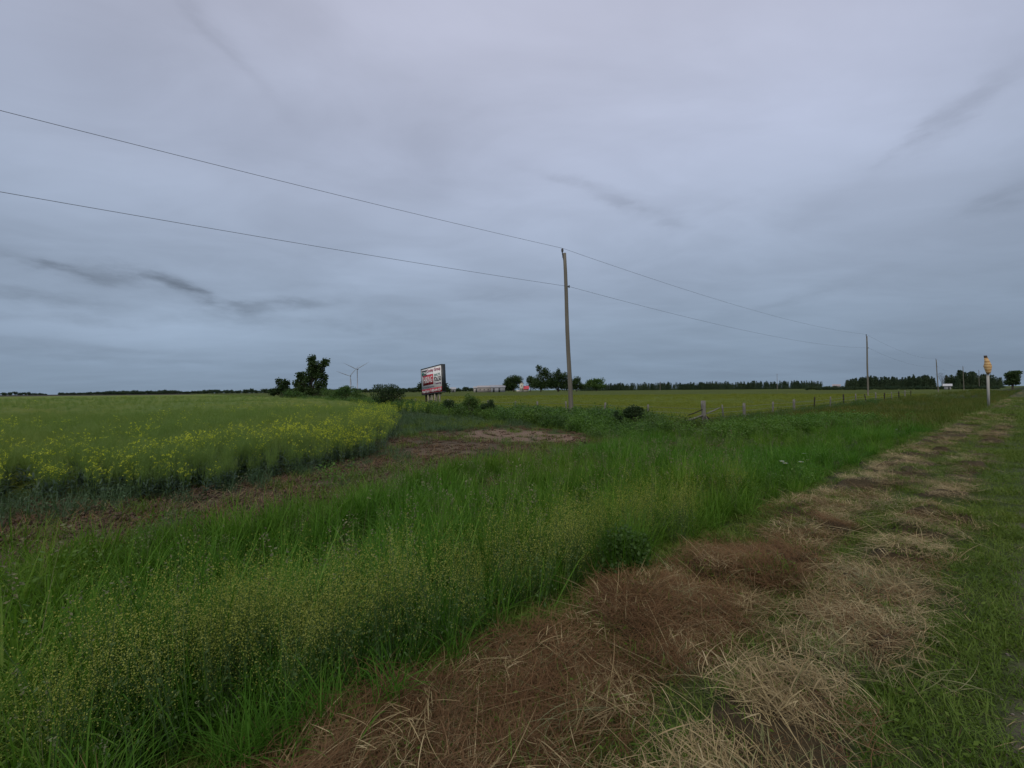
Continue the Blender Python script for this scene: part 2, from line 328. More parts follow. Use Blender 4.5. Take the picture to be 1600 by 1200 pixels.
# ---------------------------------------------------------------- ground
def build_ground():
    rad = np.concatenate([np.linspace(.3, 12, 420), np.geomspace(12.05, 90, 330), np.geomspace(92, 5000, 90)])
    ang = np.concatenate([np.linspace(-65, 65, 620), np.linspace(67, 293, 70)]) * math.pi / 180
    na, nr = len(ang), len(rad)
    X = np.outer(rad, np.sin(ang)).ravel(); Y = np.outer(rad, np.cos(ang)).ravel()
    Z = height(X, Y)
    V = np.column_stack([X, Y, Z]); V = np.vstack([V, [[0, 0, height(0, 0)]]])
    i = np.arange(nr - 1)[:, None] * na; j = np.arange(na)[None]; j2 = (j + 1) % na
    F = np.stack([i + j, i + na + j, i + na + j2, i + j2], -1).reshape(-1, 4)
    me = mesh_np('ground', V, F, smooth=True)
    u, v = UV(V[:, 0], V[:, 1]); d = np.hypot(V[:, 0], V[:, 1])
    n = fbm(V[:, 0], V[:, 1], 2.2, 40); n2 = fbm(V[:, 0], V[:, 1], .5, 44)
    def C(r, g, b): return np.array([r, g, b])
    col = np.tile(C(.055, .075, .025), (len(V), 1))
    def lay(w, c): nonlocal col; w = np.clip(w, 0, 1)[:, None]; col = col * (1 - w) + c * w
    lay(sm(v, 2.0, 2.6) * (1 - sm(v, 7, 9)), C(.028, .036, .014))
    soil = C(.090, .070, .048)
    lay(sm(v, 6.6, 7.4) * (1 - sm(u, 9, 13)) * sm(n, .22, .38), soil)
    lay(sm(crop_in(u, v), -.4, .2), C(.05, .045, .032))
    # bare lighter patch by the hedge
    e = np.hypot((u - 12) / 2.3, (v - 14.8) / 3.0) + (n - .5) * .8 + (n2 - .5) * .5
    lay(1 - sm(e, .75, 1.15), C(.19, .135, .10))
    e = np.hypot((u - 7.2) / 2.0, (v - 12.2) / 1.9) + (n - .5) * .9
    lay((1 - sm(e, .7, 1.2)) * .8, C(.12, .088, .062))
    # weedy green between
    lay(sm(v, 17, 20) * (1 - sm(crop_in(u, v), -.5, .2)) * (1 - sm(u, 14, 18)) * .85, C(.035, .055, .028))
    # hayfield beyond the fence
    fld = sm(u, 19.5, 22) * sm(v, 10.5, 12.5)
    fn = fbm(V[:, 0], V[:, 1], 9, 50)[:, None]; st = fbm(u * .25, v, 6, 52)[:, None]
    fc = C(.098, .128, .022) * (.78 + .3 * fn + .25 * (st - .5)) * (1 - .30 * sm(d, 80, 125))[:, None]  # far part painted darker, standing in for self-shadow where no tufts grow
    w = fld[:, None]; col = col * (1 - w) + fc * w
    # shoulder and gravel
    g = (fbm(u, v, .3, 60) - .5) * .25
    lay(sm(hay_w(u, v), .2, .7) * (v < 2.6) * (v > .2) * (1 - sm(d, 18, 40) * .5), C(.07, .055, .032))
    lay((1 - sm(v + g, .0, .17)) * sm(v, -7.5, -6.3), C(.13, .11, .088))
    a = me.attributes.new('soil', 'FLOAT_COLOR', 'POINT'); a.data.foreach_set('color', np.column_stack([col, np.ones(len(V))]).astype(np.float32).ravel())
    m, t, b = principled('ground_soil', .95, .08)
    at = t.new('ShaderNodeAttribute', attribute_name='soil'); ge = t.new('ShaderNodeNewGeometry'); p = ge.outputs['Position']
    n1 = t.noise(p, 18, 6, .65); n2_ = t.noise(p, 1.3, 5, .6); n3 = t.noise(p, 70, 3, .6)
    k = t.math('ADD', t.math('MULTIPLY', n1, .9), t.math('MULTIPLY', n2_, .5)); k = t.math('ADD', k, t.math('MULTIPLY', n3, .3))
    sc = t.new('ShaderNodeVectorMath', operation='SCALE'); t.put(sc.inputs[0], at.outputs['Color']); t.put(sc.inputs['Scale'], t.math('ADD', k, .15))
    t.l.new(sc.outputs[0], b.inputs['Base Color'])
    bp = t.new('ShaderNodeBump'); bp.inputs['Strength'].default_value = .8; bp.inputs['Distance'].default_value = .03
    t.l.new(t.math('ADD', n1, n3), bp.inputs['Height']); t.l.new(bp.outputs[0], b.inputs['Normal'])
    me.materials.append(m)
    tag(link('ground', me), 'rolling farmland ground under fields and verge', 'ground', kind='structure')
    # road surface: a strip just above the sheet
    us = np.concatenate([np.linspace(-40, 60, 300), np.geomspace(61, 1500, 60)]); vs = np.linspace(-6.0, -.5, 22)
    U, Vv = np.meshgrid(us, vs, indexing='ij'); x, y = W2(U.ravel(), Vv.ravel())
    z = height(x, y) + .012 + (fbm(x, y, .12, 71, 2) - .5) * .006
    nu, nv = len(us), len(vs); i = np.arange(nu - 1)[:, None] * nv; j = np.arange(nv - 1)[None]
    F = np.stack([i + j, i + j + 1, i + nv + j + 1, i + nv + j], -1).reshape(-1, 4)
    gm = simple('road_gravel', (.17, .145, .12), (.10, .085, .07), 60, .95, .05, .6)
    me = mesh_np('road', np.column_stack([x, y, z]), F, mats=[gm], smooth=True)
    tag(link('road', me), 'gravel road along the verge', 'road', kind='structure')
build_ground()

# ---------------------------------------------------------------- vegetation prototypes and spreads
G_TALL = foliage('tall_grass_leaf', [(.028, .080, .009), (.050, .140, .015), (.088, .205, .026), (.19, .31, .08)], .38, .6, .5, .9, spec=.08, world_cols=(1.7, 1.05, .9, 1))
G_TALLF = foliage('rough_verge_leaf', [(.040, .072, .014), (.062, .105, .022), (.095, .135, .036), (.15, .16, .07)], .35, .7, .8, .5, spec=.05, world_cols=(1.5, 1.0, 1.0, 1))
G_DRY = foliage('dry_leaf', [(.10, .07, .035), (.20, .15, .075), (.30, .25, .14)], .2, .7)
G_SEED = foliage('seed_head', [(.09, .12, .05), (.14, .16, .08), (.17, .15, .10)], .2, .7)
G_STRAW = foliage('bedstraw_flower', [(.16, .20, .03), (.25, .28, .05), (.38, .39, .13)], .3, .7, .3, 1.5, world_cols=(1.1, 1.05, .6, 1))
G_STEM = foliage('green_stem', [(.05, .10, .03), (.09, .15, .05)], .2, .6)
G_TEAL = foliage('crop_leaf', [(.042, .078, .056), (.068, .112, .082), (.10, .15, .11)], .3, .45, .3, 1)
G_POD = foliage('crop_pod', [(.095, .165, .038), (.135, .215, .052), (.185, .255, .07)], .35, .6, .35, .7)
G_YEL = foliage('yellow_petal', [(.40, .45, .03), (.52, .56, .04), (.62, .64, .10)], .35, .6, .1)
G_MOW = foliage('mown_grass', [(.052, .092, .012), (.085, .145, .018), (.14, .20, .04)], .3, .6, .35, 1.6)
G_THATCH = foliage('brown_thatch', [(.06, .033, .016), (.125, .070, .034), (.22, .145, .075)], .1, .85, .5, 2, .08, (1.5, 1.45, 1.25, 1))
G_HAY = foliage('cut_straw', [(.11, .08, .038), (.22, .165, .08), (.36, .285, .145), (.54, .46, .27)], .15, .7, .25, 2, .15, (1, .95, .85, 1))
G_HGRN = foliage('wilted_grass', [(.09, .11, .04), (.17, .18, .075), (.30, .27, .15)], .2, .7, .2, 2)
G_LEAF = foliage('hedge_leaf', [(.035, .080, .020), (.055, .115, .028), (.085, .155, .040)], .3, .5, .5, .7)
G_LITE = foliage('weed_leaf', [(.06, .135, .022), (.085, .175, .03), (.12, .21, .045)], .35, .5, .3, .9)
G_DARK = foliage('dark_leaf', [(.016, .038, .014), (.026, .055, .018), (.042, .075, .024)], .2, .55, .3, .5)
G_TREE = foliage('tree_leaf', [(.018, .040, .014), (.030, .060, .018), (.055, .095, .028)], .25, .6, .3, .3)
G_FAR = foliage('far_tree_leaf', [(.022, .045, .026), (.036, .064, .034), (.055, .088, .042)], .1, .8, .4, .02)
G_BLUE = foliage('blue_grass_leaf', [(.045, .085, .040), (.065, .115, .055), (.09, .145, .07)], .3, .55, .3, .9)
STONE = simple('gravel_stone', (.22, .19, .16), (.11, .095, .08), 1.5, .9, .1)
BARK = simple('bark', (.09, .075, .06), (.05, .042, .035), 6, .9, .1, .5, (1, 1, .2))

def P_tall():
    out = []
    for k in range(8):
        g = Geo(); n = 42
        g.ribbons(n, .17, (.45, .88), (.007, .016), 5, (0, .28), (.15, 1.5))
        g.ribbons(18, .18, (.45, .80), (.009, .019), 6, (.05, .4), (1.3, 2.7), rr=(.45, 1))  # drooping blades take the lighter colours, painting in highlights
        g.ribbons(3, .2, (.3, .6), (.005, .01), 4, (.3, .8), (.3, 1.4), m=1)
        if k % 4 == 1:
            pts, _ = g.ribbons(5, .15, (.7, 1.0), (.003, .004), 4, (0, .15), (.1, .4), m=2)
            g.leaves(np.repeat(pts[-1], 10, 0) + rng.normal(size=(50, 3)) * [.012, .012, .04], (.015, .03), 2)
        out.append(g.mesh('tallgrass%d' % k, [G_TALL, G_DRY, G_SEED]))
    return proto_set('tallgrass', out)
def P_tallfar():
    out = []
    for k in range(5):
        g = Geo(); g.ribbons(40, .42, (.4, .8), (.010, .022), 3, (0, .3), (.2, 1.5)); out.append(g.mesh('tallfar%d' % k, [G_TALLF]))
    return proto_set('tallfar', out)
def P_bedstraw():
    out = []
    for k in range(6):
        g = Geo(); pts, rv = g.ribbons(12, .07, (.5, .88), (.003, .005), 5, (0, .16), (0, .5), m=0)
        P = []
        for q in (2, 3, 4, 5):
            for _ in range(20 if q > 3 else 4): P.append(pts[q] + rng.normal(size=pts[q].shape) * [.020, .020, .05])
        P = np.concatenate(P); g.leaves(P, (.005, .009), 1, aspect=.9)
        g.leaves(np.concatenate([pts[1], pts[2], pts[3]]), (.02, .035), 0)
        g.ribbons(8, .15, (.3, .6), (.005, .01), 4, (0, .4), (.2, 1.2), m=2)
        out.append(g.mesh('bedstraw%d' % k, [G_STEM, G_STRAW, G_TALL]))
    return proto_set('bedstraw', out)
def P_mown():
    out = []
    for k in range(6):
        g = Geo(); g.ribbons(110, .17, (.03, .10), (.003, .006), 3, (.1, 1.0), (.2, 1.2))
        g.leaves(np.column_stack([rng.uniform(-.15, .15, (22, 2)), rng.uniform(.01, .05, 22)]), (.012, .03), 0, up=.7)
        g.ribbons(6, .15, (.03, .10), (.002, .004), 2, (.9, 1.4), (0, .3), m=1)
        out.append(g.mesh('mown%d' % k, [G_MOW, G_HAY]))
    return proto_set('mown', out)
def P_thatch():
    out = []
    for k in range(7):
        g = Geo(); n = 190
        base = np.column_stack([rng.uniform(-.17, .17, (n, 2)), rng.uniform(0, .045, n)])
        az = rng.normal(0, .8, n) + rng.integers(0, 2, n) * math.pi
        g.ribbons(n, 0, (.05, .22), (.0015, .0035), 3, (1.15, 1.55), (-.2, .55), base=base, az=az, curl=2.2)
        out.append(g.mesh('thatch%d' % k, [G_THATCH]))
    return proto_set('thatch', out)
def P_hay(name, mat, n=85, spread=.8, L=(.04, .20), w=(.002, .0042), lift=.05):
    out = []
    for k in range(8):
        g = Geo(); base = np.column_stack([rng.uniform(-.22, .1, n), rng.uniform(-.14, .14, n), rng.uniform(.0, lift, n)])
        az = rng.normal(0, spread, n)
        g.ribbons(n, 0, L, w, 6, (1.28, 1.58), (-.2, .55), base=base, az=az, twist=.9, tipw=.3, curl=1.3)
        m2 = n // 8
        g.ribbons(5, 0, (.25, .55), (.0025, .005), 8, (1.3, 1.5), (.05, .6), base=base[:5], az=az[:5] * .6, twist=.9, curl=1.0)
        g.ribbons(m2, 0, (.10, .22), (.004, .008), 6, (1.15, 1.5), (.1, .8), base=base[-m2:], az=az[-m2:] + rng.normal(0, .4, m2), twist=1.3, rr=(.6, 1))
        out.append(g.mesh(name + '%d' % k, [mat]))
    return proto_set(name, out)
def P_rape(flower):
    out = []
    for k in range(6):
        g = Geo(); n = 7
        pts, _ = g.ribbons(n, .10, (.85, 1.12), (.006, .010), 6, (0, .18), (-.05, .25), m=1)
        # branches
        for q in (3, 4):
            base = pts[q]; bb, _ = g.ribbons(n * 2, 0, (.2, .45), (.004, .006), 3, (.3, .7), (-.5, -.1), base=np.repeat(base, 2, 0), m=1)
            pts.append(bb[-1]); pods = np.concatenate([np.repeat(bb[2], 4, 0), np.repeat(bb[3], 4, 0)])
            m_ = len(pods); g.ribbons(m_, 0, (.04, .08), (.003, .005), 1, (.3, 1.0), (0, .2), base=pods + rng.normal(size=pods.shape) * .03, m=1)
        top = np.concatenate([pts[6], pts[5], pts[-1], pts[-2]])
        if flower: g.leaves(np.repeat(top[::3], 6, 0) + rng.normal(size=(len(top[::3]) * 6, 3)) * [.015, .015, .018] + [0, 0, .03], (.018, .032), 2, aspect=1)
        pod2 = np.repeat(np.concatenate([pts[5], pts[6]]), 8, 0)
        g.ribbons(len(pod2), 0, (.04, .09), (.003, .006), 1, (.2, 1.2), (0, .2), base=pod2 + rng.normal(size=pod2.shape) * [.02, .02, .06], m=1)
        low = np.concatenate([pts[1], pts[1], pts[2], pts[2], pts[3]])
        g.ribbons(len(low), 0, (.10, .22), (.025, .055), 4, (.4, 1.2), (.2, 1.2), base=low, m=0, rr=(0, 1))
        out.append(g.mesh('rape%d' % k, [G_TEAL, G_POD, G_YEL]))
    return proto_set('rapef' if flower else 'rapeg', out)
def P_leafy(name, mat, n=260, r=.30, h=.5, size=(.03, .07)):
    out = []
    for k in range(6):
        g = Geo(); a = rng.random(n) * 6.283; q = np.sqrt(rng.random(n)); z = rng.random(n) ** .7 * h * np.sqrt(np.clip(1 - q * q * .8, 0, 1))
        c = rng.normal(size=(14, 3)) * [r * .5, r * .5, h * .2]; P = np.column_stack([r * q * np.cos(a), r * q * np.sin(a), z]) + c[rng.integers(0, 14, n)] * .35
        P[:, 2] = np.maximum(P[:, 2], .01); g.leaves(P, size, 0, up=.4, aspect=.65)
        g.ribbons(14, r * .5, (h * .6, h * 1.05), (.004, .007), 3, (0, .5), (0, .6), m=0, rr=(0, .4))
        out.append(g.mesh(name + '%d' % k, [mat]))
    return proto_set(name, out)
def P_blue():
    out = []
    for k in range(4):
        g = Geo(); g.ribbons(55, .26, (.2, .5), (.006, .012), 3, (0, .6), (.2, 1.2)); g.leaves(np.column_stack([rng.normal(0, .14, (50, 2)), rng.uniform(0.02, .3, 50)]), (.03, .06), 0)
        out.append(g.mesh('blue%d' % k, [G_BLUE]))
    return proto_set('blue', out)

def edge_v(u): return np.interp(u, [-5, 1, 3.3, 5.8, 9, 12, 16, 20], [7.3, 7.5, 8.1, 8.9, 9.1, 9.6, 11.0, 11.4])
def plant_verge():
    rings = [(.8, 5, 26), (5, 9, 22), (9, 15, 15), (15, 26, 8)]
    xy = sample(rings); u, v = UV(xy[:, 0], xy[:, 1]); b = 2.40 - .30 * (1 - sm(u, .4, 2.4)) + (fbm(u, v, .7, 80) - .5) * .45
    k = (v > b) & (v < edge_v(u) + (fbm(u, v, 1.2, 82) - .5) * 1.2)
    den = .45 + .55 * sm(fbm(xy[:, 0], xy[:, 1], 1.1, 84), .3, .5); k &= rng.random(len(u)) < den
    k &= ~(np.hypot(u - 20.5, v - 11.3) < 1.0) | (rng.random(len(u)) < .3)
    xy = xy[k]; n = len(xy); u, v = UV(xy[:, 0], xy[:, 1])
    s = rng.uniform(.66, 1.15, n) * (.74 + .6 * fbm(xy[:, 0], xy[:, 1], 2.2, 86)) * (.55 + .45 * sm(v, 2.3, 3.3)) * (1 - .30 * sm(u, 6, 15)) * (.62 + .62 * fbm(u, v, .9, 88, 2)) * (1 - .12 * sm(v, 5.5, 7)) * np.where(np.hypot(u - 20, v - 9.8) < 2.8, .45, 1)
    print('tall', n)
    scatter('tall_grass', P_tall(), ground_pts(xy, -.02), yaw(n, .1), s, 'tall green meadow grass filling the roadside ditch', 'grass')
    xy = sample([(24, 45, 4.5), (45, 90, 1.6), (90, 220, .35)]); u, v = UV(xy[:, 0], xy[:, 1])
    k = (v > 2.3) & (v < 12.2); xy = xy[k]; n = len(xy); d = np.hypot(xy[:, 0], xy[:, 1])
    print('tallfar', n)
    scatter('distant_tall_grass', P_tallfar(), ground_pts(xy, -.02), yaw(n, .1), rng.uniform(.6, 1.0, n) * (1 + sm(d, 60, 200) * .35), 'rough verge grass running on beside the far road', 'grass')
    # bedstraw drifts
    spots = [(250, 975, .13, 8), (300, 945, .17, 13), (370, 940, .17, 14), (430, 945, .17, 13), (490, 985, .14, 9), (540, 930, .12, 8), (610, 905, .12, 8), (660, 915, .12, 8),
             (330, 1060, .12, 6), (430, 1050, .12, 6), (150, 1030, .11, 5), (560, 1010, .08, 3), (730, 890, .14, 7), (800, 840, .25, 12), (860, 820, .28, 16), (910, 830, .22, 10),
             (1010, 785, .35, 14), (1060, 775, .35, 16), (1110, 770, .30, 10), (1180, 745, .4, 8), (690, 960, .10, 5)]
    P = []
    for px, ty, r, n in spots:
        Z = 650 * 1.18 / (ty - 609); c = at_px(px, Z); P.append(c[:2] + rng.normal(size=(n, 2)) * r)
    xy = np.concatenate(P); u, v = UV(xy[:, 0], xy[:, 1]); xy = xy[(v > 2.3) & (v < 8)]; n = len(xy)
    scatter('bedstraw', P_bedstraw(), ground_pts(xy), yaw(n, .14), rng.uniform(.72, 1.08, n), 'frothy pale yellow bedstraw blooming among the tall grass', 'wildflowers')
    # broad leafy weeds through the verge
    xy = sample([(2, 12, 1.6), (12, 35, 1.0)]); u, v = UV(xy[:, 0], xy[:, 1]); k = (v > 2.4) & (v < 10.5) & (fbm(u, v, 1.4, 90) > .58); xy = xy[k]; n = len(xy)
    scatter('leafy_weeds', P_leafy('leafweed', G_LITE, 170, .2, .5, (.02, .05)), ground_pts(xy), yaw(n), rng.uniform(.8, 1.35, n), 'bright leafy weeds growing through the verge grass', 'weeds')
    nf = 420; uf = rng.uniform(17, 62, nf); vf = 11.0 + rng.normal(0, .55, nf); x, y = W2(uf, vf); k = (np.hypot(uf - 20.5, vf - 11.3) > 1.4); q = np.column_stack([x, y])[k]; n = len(q)
    scatter('fence_line_weeds', P_leafy('fweed', G_LEAF, 200, .25, .6, (.03, .06)), ground_pts(q), yaw(n), rng.uniform(.6, 1.3, n) * (.7 + .5 * fbm(q[:, 0], q[:, 1], 3, 91)), 'leafy weeds grown up along the roadside fence line', 'weeds')
    # light green mound of leafy weeds below the roadside fence
    P = []
    for px, Z, n in [(1230, 20, 36), (1275, 21, 50), (1320, 23, 40), (1190, 19.5, 20), (1150, 18, 14), (1120, 17.5, 14)]:
        c = at_px(px, Z); P.append(c[:2] + rng.normal(size=(n, 2)) * [1.0, .7])
    xy = np.concatenate(P); n = len(xy)
    scatter('weed_mound', P_leafy('mound', G_LITE, 240, .32, .55, (.04, .08)), ground_pts(xy), yaw(n), rng.uniform(.9, 1.4, n), 'rounded mound of light green leafy weeds below the roadside fence', 'weeds')
    # mown shoulder
    xy = sample([(.5, 4, 75), (4, 8, 55), (8, 16, 26), (16, 40, 8), (40, 90, 1.6)]); u, v = UV(xy[:, 0], xy[:, 1])
    h = hay_w(u, v); k = (v > .07 + (fbm(u, v, .35, 95) - .5) * .16) & (v < 2.75) & (rng.random(len(u)) > h * .48 * (1 - .4 * sm(u, 5, 10))); xy = xy[k]; n = len(xy); d = np.hypot(*xy.T); print('mown', n)
    scatter('mown_grass', P_mown(), ground_pts(xy, -.005), yaw(n, .1), rng.uniform(.7, 1.25, n) * (1 + sm(d, 8, 40) * 1.3), 'short mown grass on the road shoulder', 'grass')
    # stones of the road shoulder
    xy = sample([(.5, 5, 420), (5, 12, 170), (12, 40, 30)], tmin=.2, tmax=2.2); u, v = UV(xy[:, 0], xy[:, 1]); k = (v > -2.2) & (v < .16) & (rng.random(len(u)) < 1 - sm(v, -.1, .16)); q = xy[k]; n = len(q); d = np.hypot(*q.T)
    st = []
    for kk in range(5):
        bm = bmesh.new(); bmesh.ops.create_icosphere(bm, subdivisions=1, radius=1); j = rng.normal(1, .13, len(bm.verts))
        for i_, vv in enumerate(bm.verts): vv.co = vv.co * j[i_]; vv.co.z *= .6
        me = bpy.data.meshes.new('stone%d' % kk); bm.to_mesh(me); bm.free(); me.materials.append(STONE); st.append(me)
    scatter('gravel_stones', proto_set('stone', st), ground_pts(q, .004), yaw(n, .3), rng.uniform(.004, .013, n) * (1 + sm(d, 6, 25)), 'loose grey brown stones on the gravel road edge', 'gravel')
    # thatch and straw
    xy = sample([(.5, 4, 115), (4, 8, 75), (8, 15, 32), (15, 35, 9), (35, 80, 2)]); u, v = UV(xy[:, 0], xy[:, 1]); h = hay_w(u, v)
    red = (.5 + .5 * sm(fbm(u, v, .8, 77, 2), .3, .5)) * sm(v + .2 * (fbm(u, v, .6, 79) - .5), 1.18, 1.42) * (1 - sm(u, 3.5, 7.5)) + .10 * (1 - sm(u, 7, 12)) + .02
    k = (v > .35) & (v < 2.35) & (rng.random(len(u)) < h * red); q = xy[k]; n = len(q); d = np.hypot(*q.T); print('thatch', n)
    rt = np.column_stack([rng.normal(0, .12, n), rng.normal(0, .12, n), math.atan2(CA, SA) + rng.normal(0, .8, n)])
    scatter('brown_thatch', P_thatch(), ground_pts(q, .0), rt, rng.uniform(.7, 1.3, n) * (1 + sm(d, 8, 30) * .8), 'reddish brown dry thatch lying in the nearer mown windrow', 'hay')
    def hay(name, protos, rr, thr, lab, seed, wfn, sp=.55, dz=.01):
        xy = sample(rr); u, v = UV(xy[:, 0], xy[:, 1]); h = wfn(u, v) * (.45 + .55 * sm(fbm(u, v, .8, seed, 2), .30, thr))
        k = (rng.random(len(u)) < h); q = xy[k]; n = len(q); u, v = UV(q[:, 0], q[:, 1]); d = np.hypot(*q.T); print(name, n)
        dirn = math.atan2(CA, SA) + (fbm(u, v, 1.1, seed + 3, 2) - .5) * 2.4 + rng.normal(0, sp, n) + math.pi * rng.integers(0, 2, n)
        rt = np.column_stack([rng.normal(0, .1, n), rng.normal(0, .1, n), dirn])
        scatter(name, protos, ground_pts(q, dz), rt, rng.uniform(.6, 1.15, n) * (1 + sm(d, 6, 30) * .7), lab, 'hay')
    inb = lambda u, v: (v > .3) * (v < 2.4)
    hay('cut_straw', P_hay('strawp', G_HAY), [(.5, 4, 80), (4, 8, 55), (8, 15, 26), (15, 35, 9), (35, 80, 2.5), (80, 160, .5)], .62, 'pale dry straw strewn over the windrows of cut grass', 101,
        lambda u, v: inb(u, v) * hay_w(u, v) * (.42 + .58 * np.maximum(sm(u, 4, 8), 1 - sm(v, .95, 1.35))))
    hay('cut_grass', P_hay('wiltp', G_HGRN, 40, .6), [(.5, 4, 30), (4, 8, 24), (8, 15, 12), (15, 40, 4)], .7, 'wilting green cut grass lying along the mown shoulder', 131,
        lambda u, v: inb(u, v) * np.clip(hay_w(u, v) * (1.1 - .9 * sm(v, 1.2, 1.6)) + .12, 0, 1))
plant_verge()

def plant_crop():
    def canopy_z(x, y):
        u, v = UV(x, y); c = crop_in(u, v); d = np.hypot(x, y)
        return height(x, y) + .58 * sm(c, .9, 3.6) - .15 * (1 - sm(c, .9, 2.5)) + .22 * sm(d, 25, 60) + (fbm(x, y, .5, 140) - .5) * .18 * (1 - sm(d, 60, 120)) + (fbm(x, y, 3.5, 141) - .5) * .3
    # closed canopy sheet of stems and leaves, from 0.6 m inside the edge
    rad = np.geomspace(8, 420, 420); ang = np.radians(np.linspace(-66, 8, 420)); na, nr = len(ang), len(rad)
    X = np.outer(rad, np.sin(ang)); Y = np.outer(rad, np.cos(ang)); u, v = UV(X, Y); c = crop_in(u, v); Z = canopy_z(X, Y) - .03
    ok = (c > 1.0)
    i = np.arange(nr - 1)[:, None] * na; j = np.arange(na - 1)[None]
    F = np.stack([i + j, i + na + j, i + na + j + 1, i + j + 1], -1)
    keep = ok[:-1, :-1] & ok[1:, :-1] & ok[1:, 1:] & ok[:-1, 1:]
    F = F[keep]; V = np.column_stack([X.ravel(), Y.ravel(), Z.ravel()])
    used = np.unique(F); mp = np.zeros(len(V), int); mp[used] = np.arange(len(used)); me = mesh_np('crop_canopy', V[used], mp[F], smooth=True)
    m, t, b = principled('canopy_mass', .9, .1)
    ge = t.new('ShaderNodeNewGeometry'); p = ge.outputs['Position']
    n1 = t.noise(p, 7, 6, .7); n2 = t.noise(p, .35, 4, .6); n3 = t.noise(p, .06, 3, .5)
    c1 = t.ramp(n1, [(.3, (.068, .11, .034)), (.5, (.105, .165, .045)), (.72, (.155, .215, .060))])
    c1 = t.mix(t.mapr(n2, .35, .65), c1, t.mix(1, c1, (1.25, 1.08, .75, 1), 'MULTIPLY'))
    c1 = t.mix(t.mapr(n3, .4, .6), c1, t.mix(1, c1, (1.12, .98, .85, 1), 'MULTIPLY'))
    t.l.new(c1, b.inputs['Base Color'])
    bp = t.new('ShaderNodeBump'); bp.inputs['Strength'].default_value = 1; bp.inputs['Distance'].default_value = .15; t.l.new(n1, bp.inputs['Height']); t.l.new(bp.outputs[0], b.inputs['Normal'])
    me.materials.append(m); tag(link('crop_canopy', me), 'dense green canopy of the flowering crop filling the left field', 'crop', kind='stuff')
    # plants
    xy = sample([(7, 14, 24), (14, 22, 13), (22, 40, 6), (40, 80, 1.6), (80, 170, .35)], tmax=.15)
    u, v = UV(xy[:, 0], xy[:, 1]); c = crop_in(u, v); d = np.hypot(*xy.T); k = c > 0; xy = xy[k]; u, v, c, d = u[k], v[k], c[k], d[k]
    nn = fbm(xy[:, 0], xy[:, 1], 3.2, 150, 4)
    band = (1 - sm(c, 3.5, 7)) * sm(nn, .30, .60)                       # front band of bloom
    edge = (1 - sm(c, 3.5, 8)) * sm(u, 5, 9) * .9                         # bloom along the hedge side
    mid = .35 * sm(nn, .52, .64) * (1 - sm(d, 24, 45))
    far = .18 * sm(fbm(xy[:, 0], xy[:, 1], 8, 155), .5, .62)
    pf = np.clip(np.maximum.reduce([band * .72, edge * .34, mid * .3, far * .22]), 0, 1)
    fl = rng.random(len(u)) < pf; n = len(u); print('rape', n, fl.sum())
    s = rng.uniform(.78, 1.05, n) * (.85 + .25 * nn) * (.72 + .28 * sm(c, 0, 1.6)) * (1 + .25 * sm(d, 40, 120))
    rot = yaw(n, .10); P = ground_pts(xy)
    scatter('rapeseed_plants', P_rape(False), P[~fl], rot[~fl], s[~fl], 'green rapeseed plants in pod across the left field', 'crop')
    scatter('flowering_rapeseed', P_rape(True), P[fl], rot[fl], s[fl], 'rapeseed plants with yellow flowers along the field edge', 'crop')
    # ragged edge: blue weeds, dry grass and litter on the bare strip
    xy = sample([(6, 14, 9), (14, 22, 6), (22, 40, 4)], tmax=.35); u, v = UV(xy[:, 0], xy[:, 1]); c = crop_in(u, v)
    w = np.maximum(.75 * (c > -.55) * (c < .8) * sm(fbm(u, v, 1.4, 160), .35, .6) , sm(v, 16, 19) * (u < 16) * sm(u, 5, 8) * .9)
    w = np.maximum(w, .5 * (u < -.6) * (c > -1.3) * (c < .5)); w = np.maximum(w, .10 * (v > 7) * (fbm(u, v, 1.0, 166) > .58)); k = (rng.random(len(u)) < w) & (c < .8) & (u < 17) & (v > 6.8); q = xy[k]; n = len(q); print('blue', n)
    scatter('blue_green_weeds', P_blue(), ground_pts(q), yaw(n), rng.uniform(.55, 1.15, n), 'blue green weeds between the crop edge and bare soil', 'weeds')
    xy = sample([(6, 14, 26), (14, 24, 12)], tmax=.4); u, v = UV(xy[:, 0], xy[:, 1]); c = crop_in(u, v); e0 = np.hypot((u - 12) / 2.3, (v - 14.8) / 3.0); k = (v > 7) & (c < .8) & (u < 15) & (v < 19) & (rng.random(len(u)) < np.where(e0 < 1, .2, .7)); q = xy[k]; n = len(q)
    g = []
    for kk in range(5):
        ge_ = Geo(); ge_.ribbons(26, .22, (.06, .28), (.004, .010), 3, (.9, 1.6), (-.3, .6), m=0)
        cl = np.column_stack([rng.uniform(-.2, .2, (16, 2)), np.full(16, .01)])
        for cc in cl: ge_.box(cc, rng.uniform(.015, .05, 3), 1, rng.random(), Matrix.Rotation(rng.random() * .3, 3, 'Z'))
        g.append(ge_.mesh('litter%d' % kk, [G_THATCH if kk % 2 else G_DRY, CLOD]))
    scatter('soil_litter', proto_set('litter', g), ground_pts(q), yaw(n, .2), rng.uniform(.6, 1.3, n), 'dry stalks and clods littering the bare soil strip', 'litter')
    # low grass where nothing else grows
    xy = sample([(6, 14, 9), (14, 30, 6)]); u, v = UV(xy[:, 0], xy[:, 1]); c = crop_in(u, v)
    e1 = np.hypot((u - 12) / 2.6, (v - 14.8) / 3.2); e2 = np.hypot((u - 7.2) / 2.2, (v - 12.2) / 2.0)
    k = (v > edge_v(u) - 1) & (c < -.6) & (u < 17.5) & (((fbm(u, v, 1.3, 170) > .52) & (e1 > 1.15) & (e2 > 1.1)) | (rng.random(len(u)) < .14)) & ((u > 9) | (v > 14) | (rng.random(len(u)) < .35)); q = xy[k]; n = len(q)
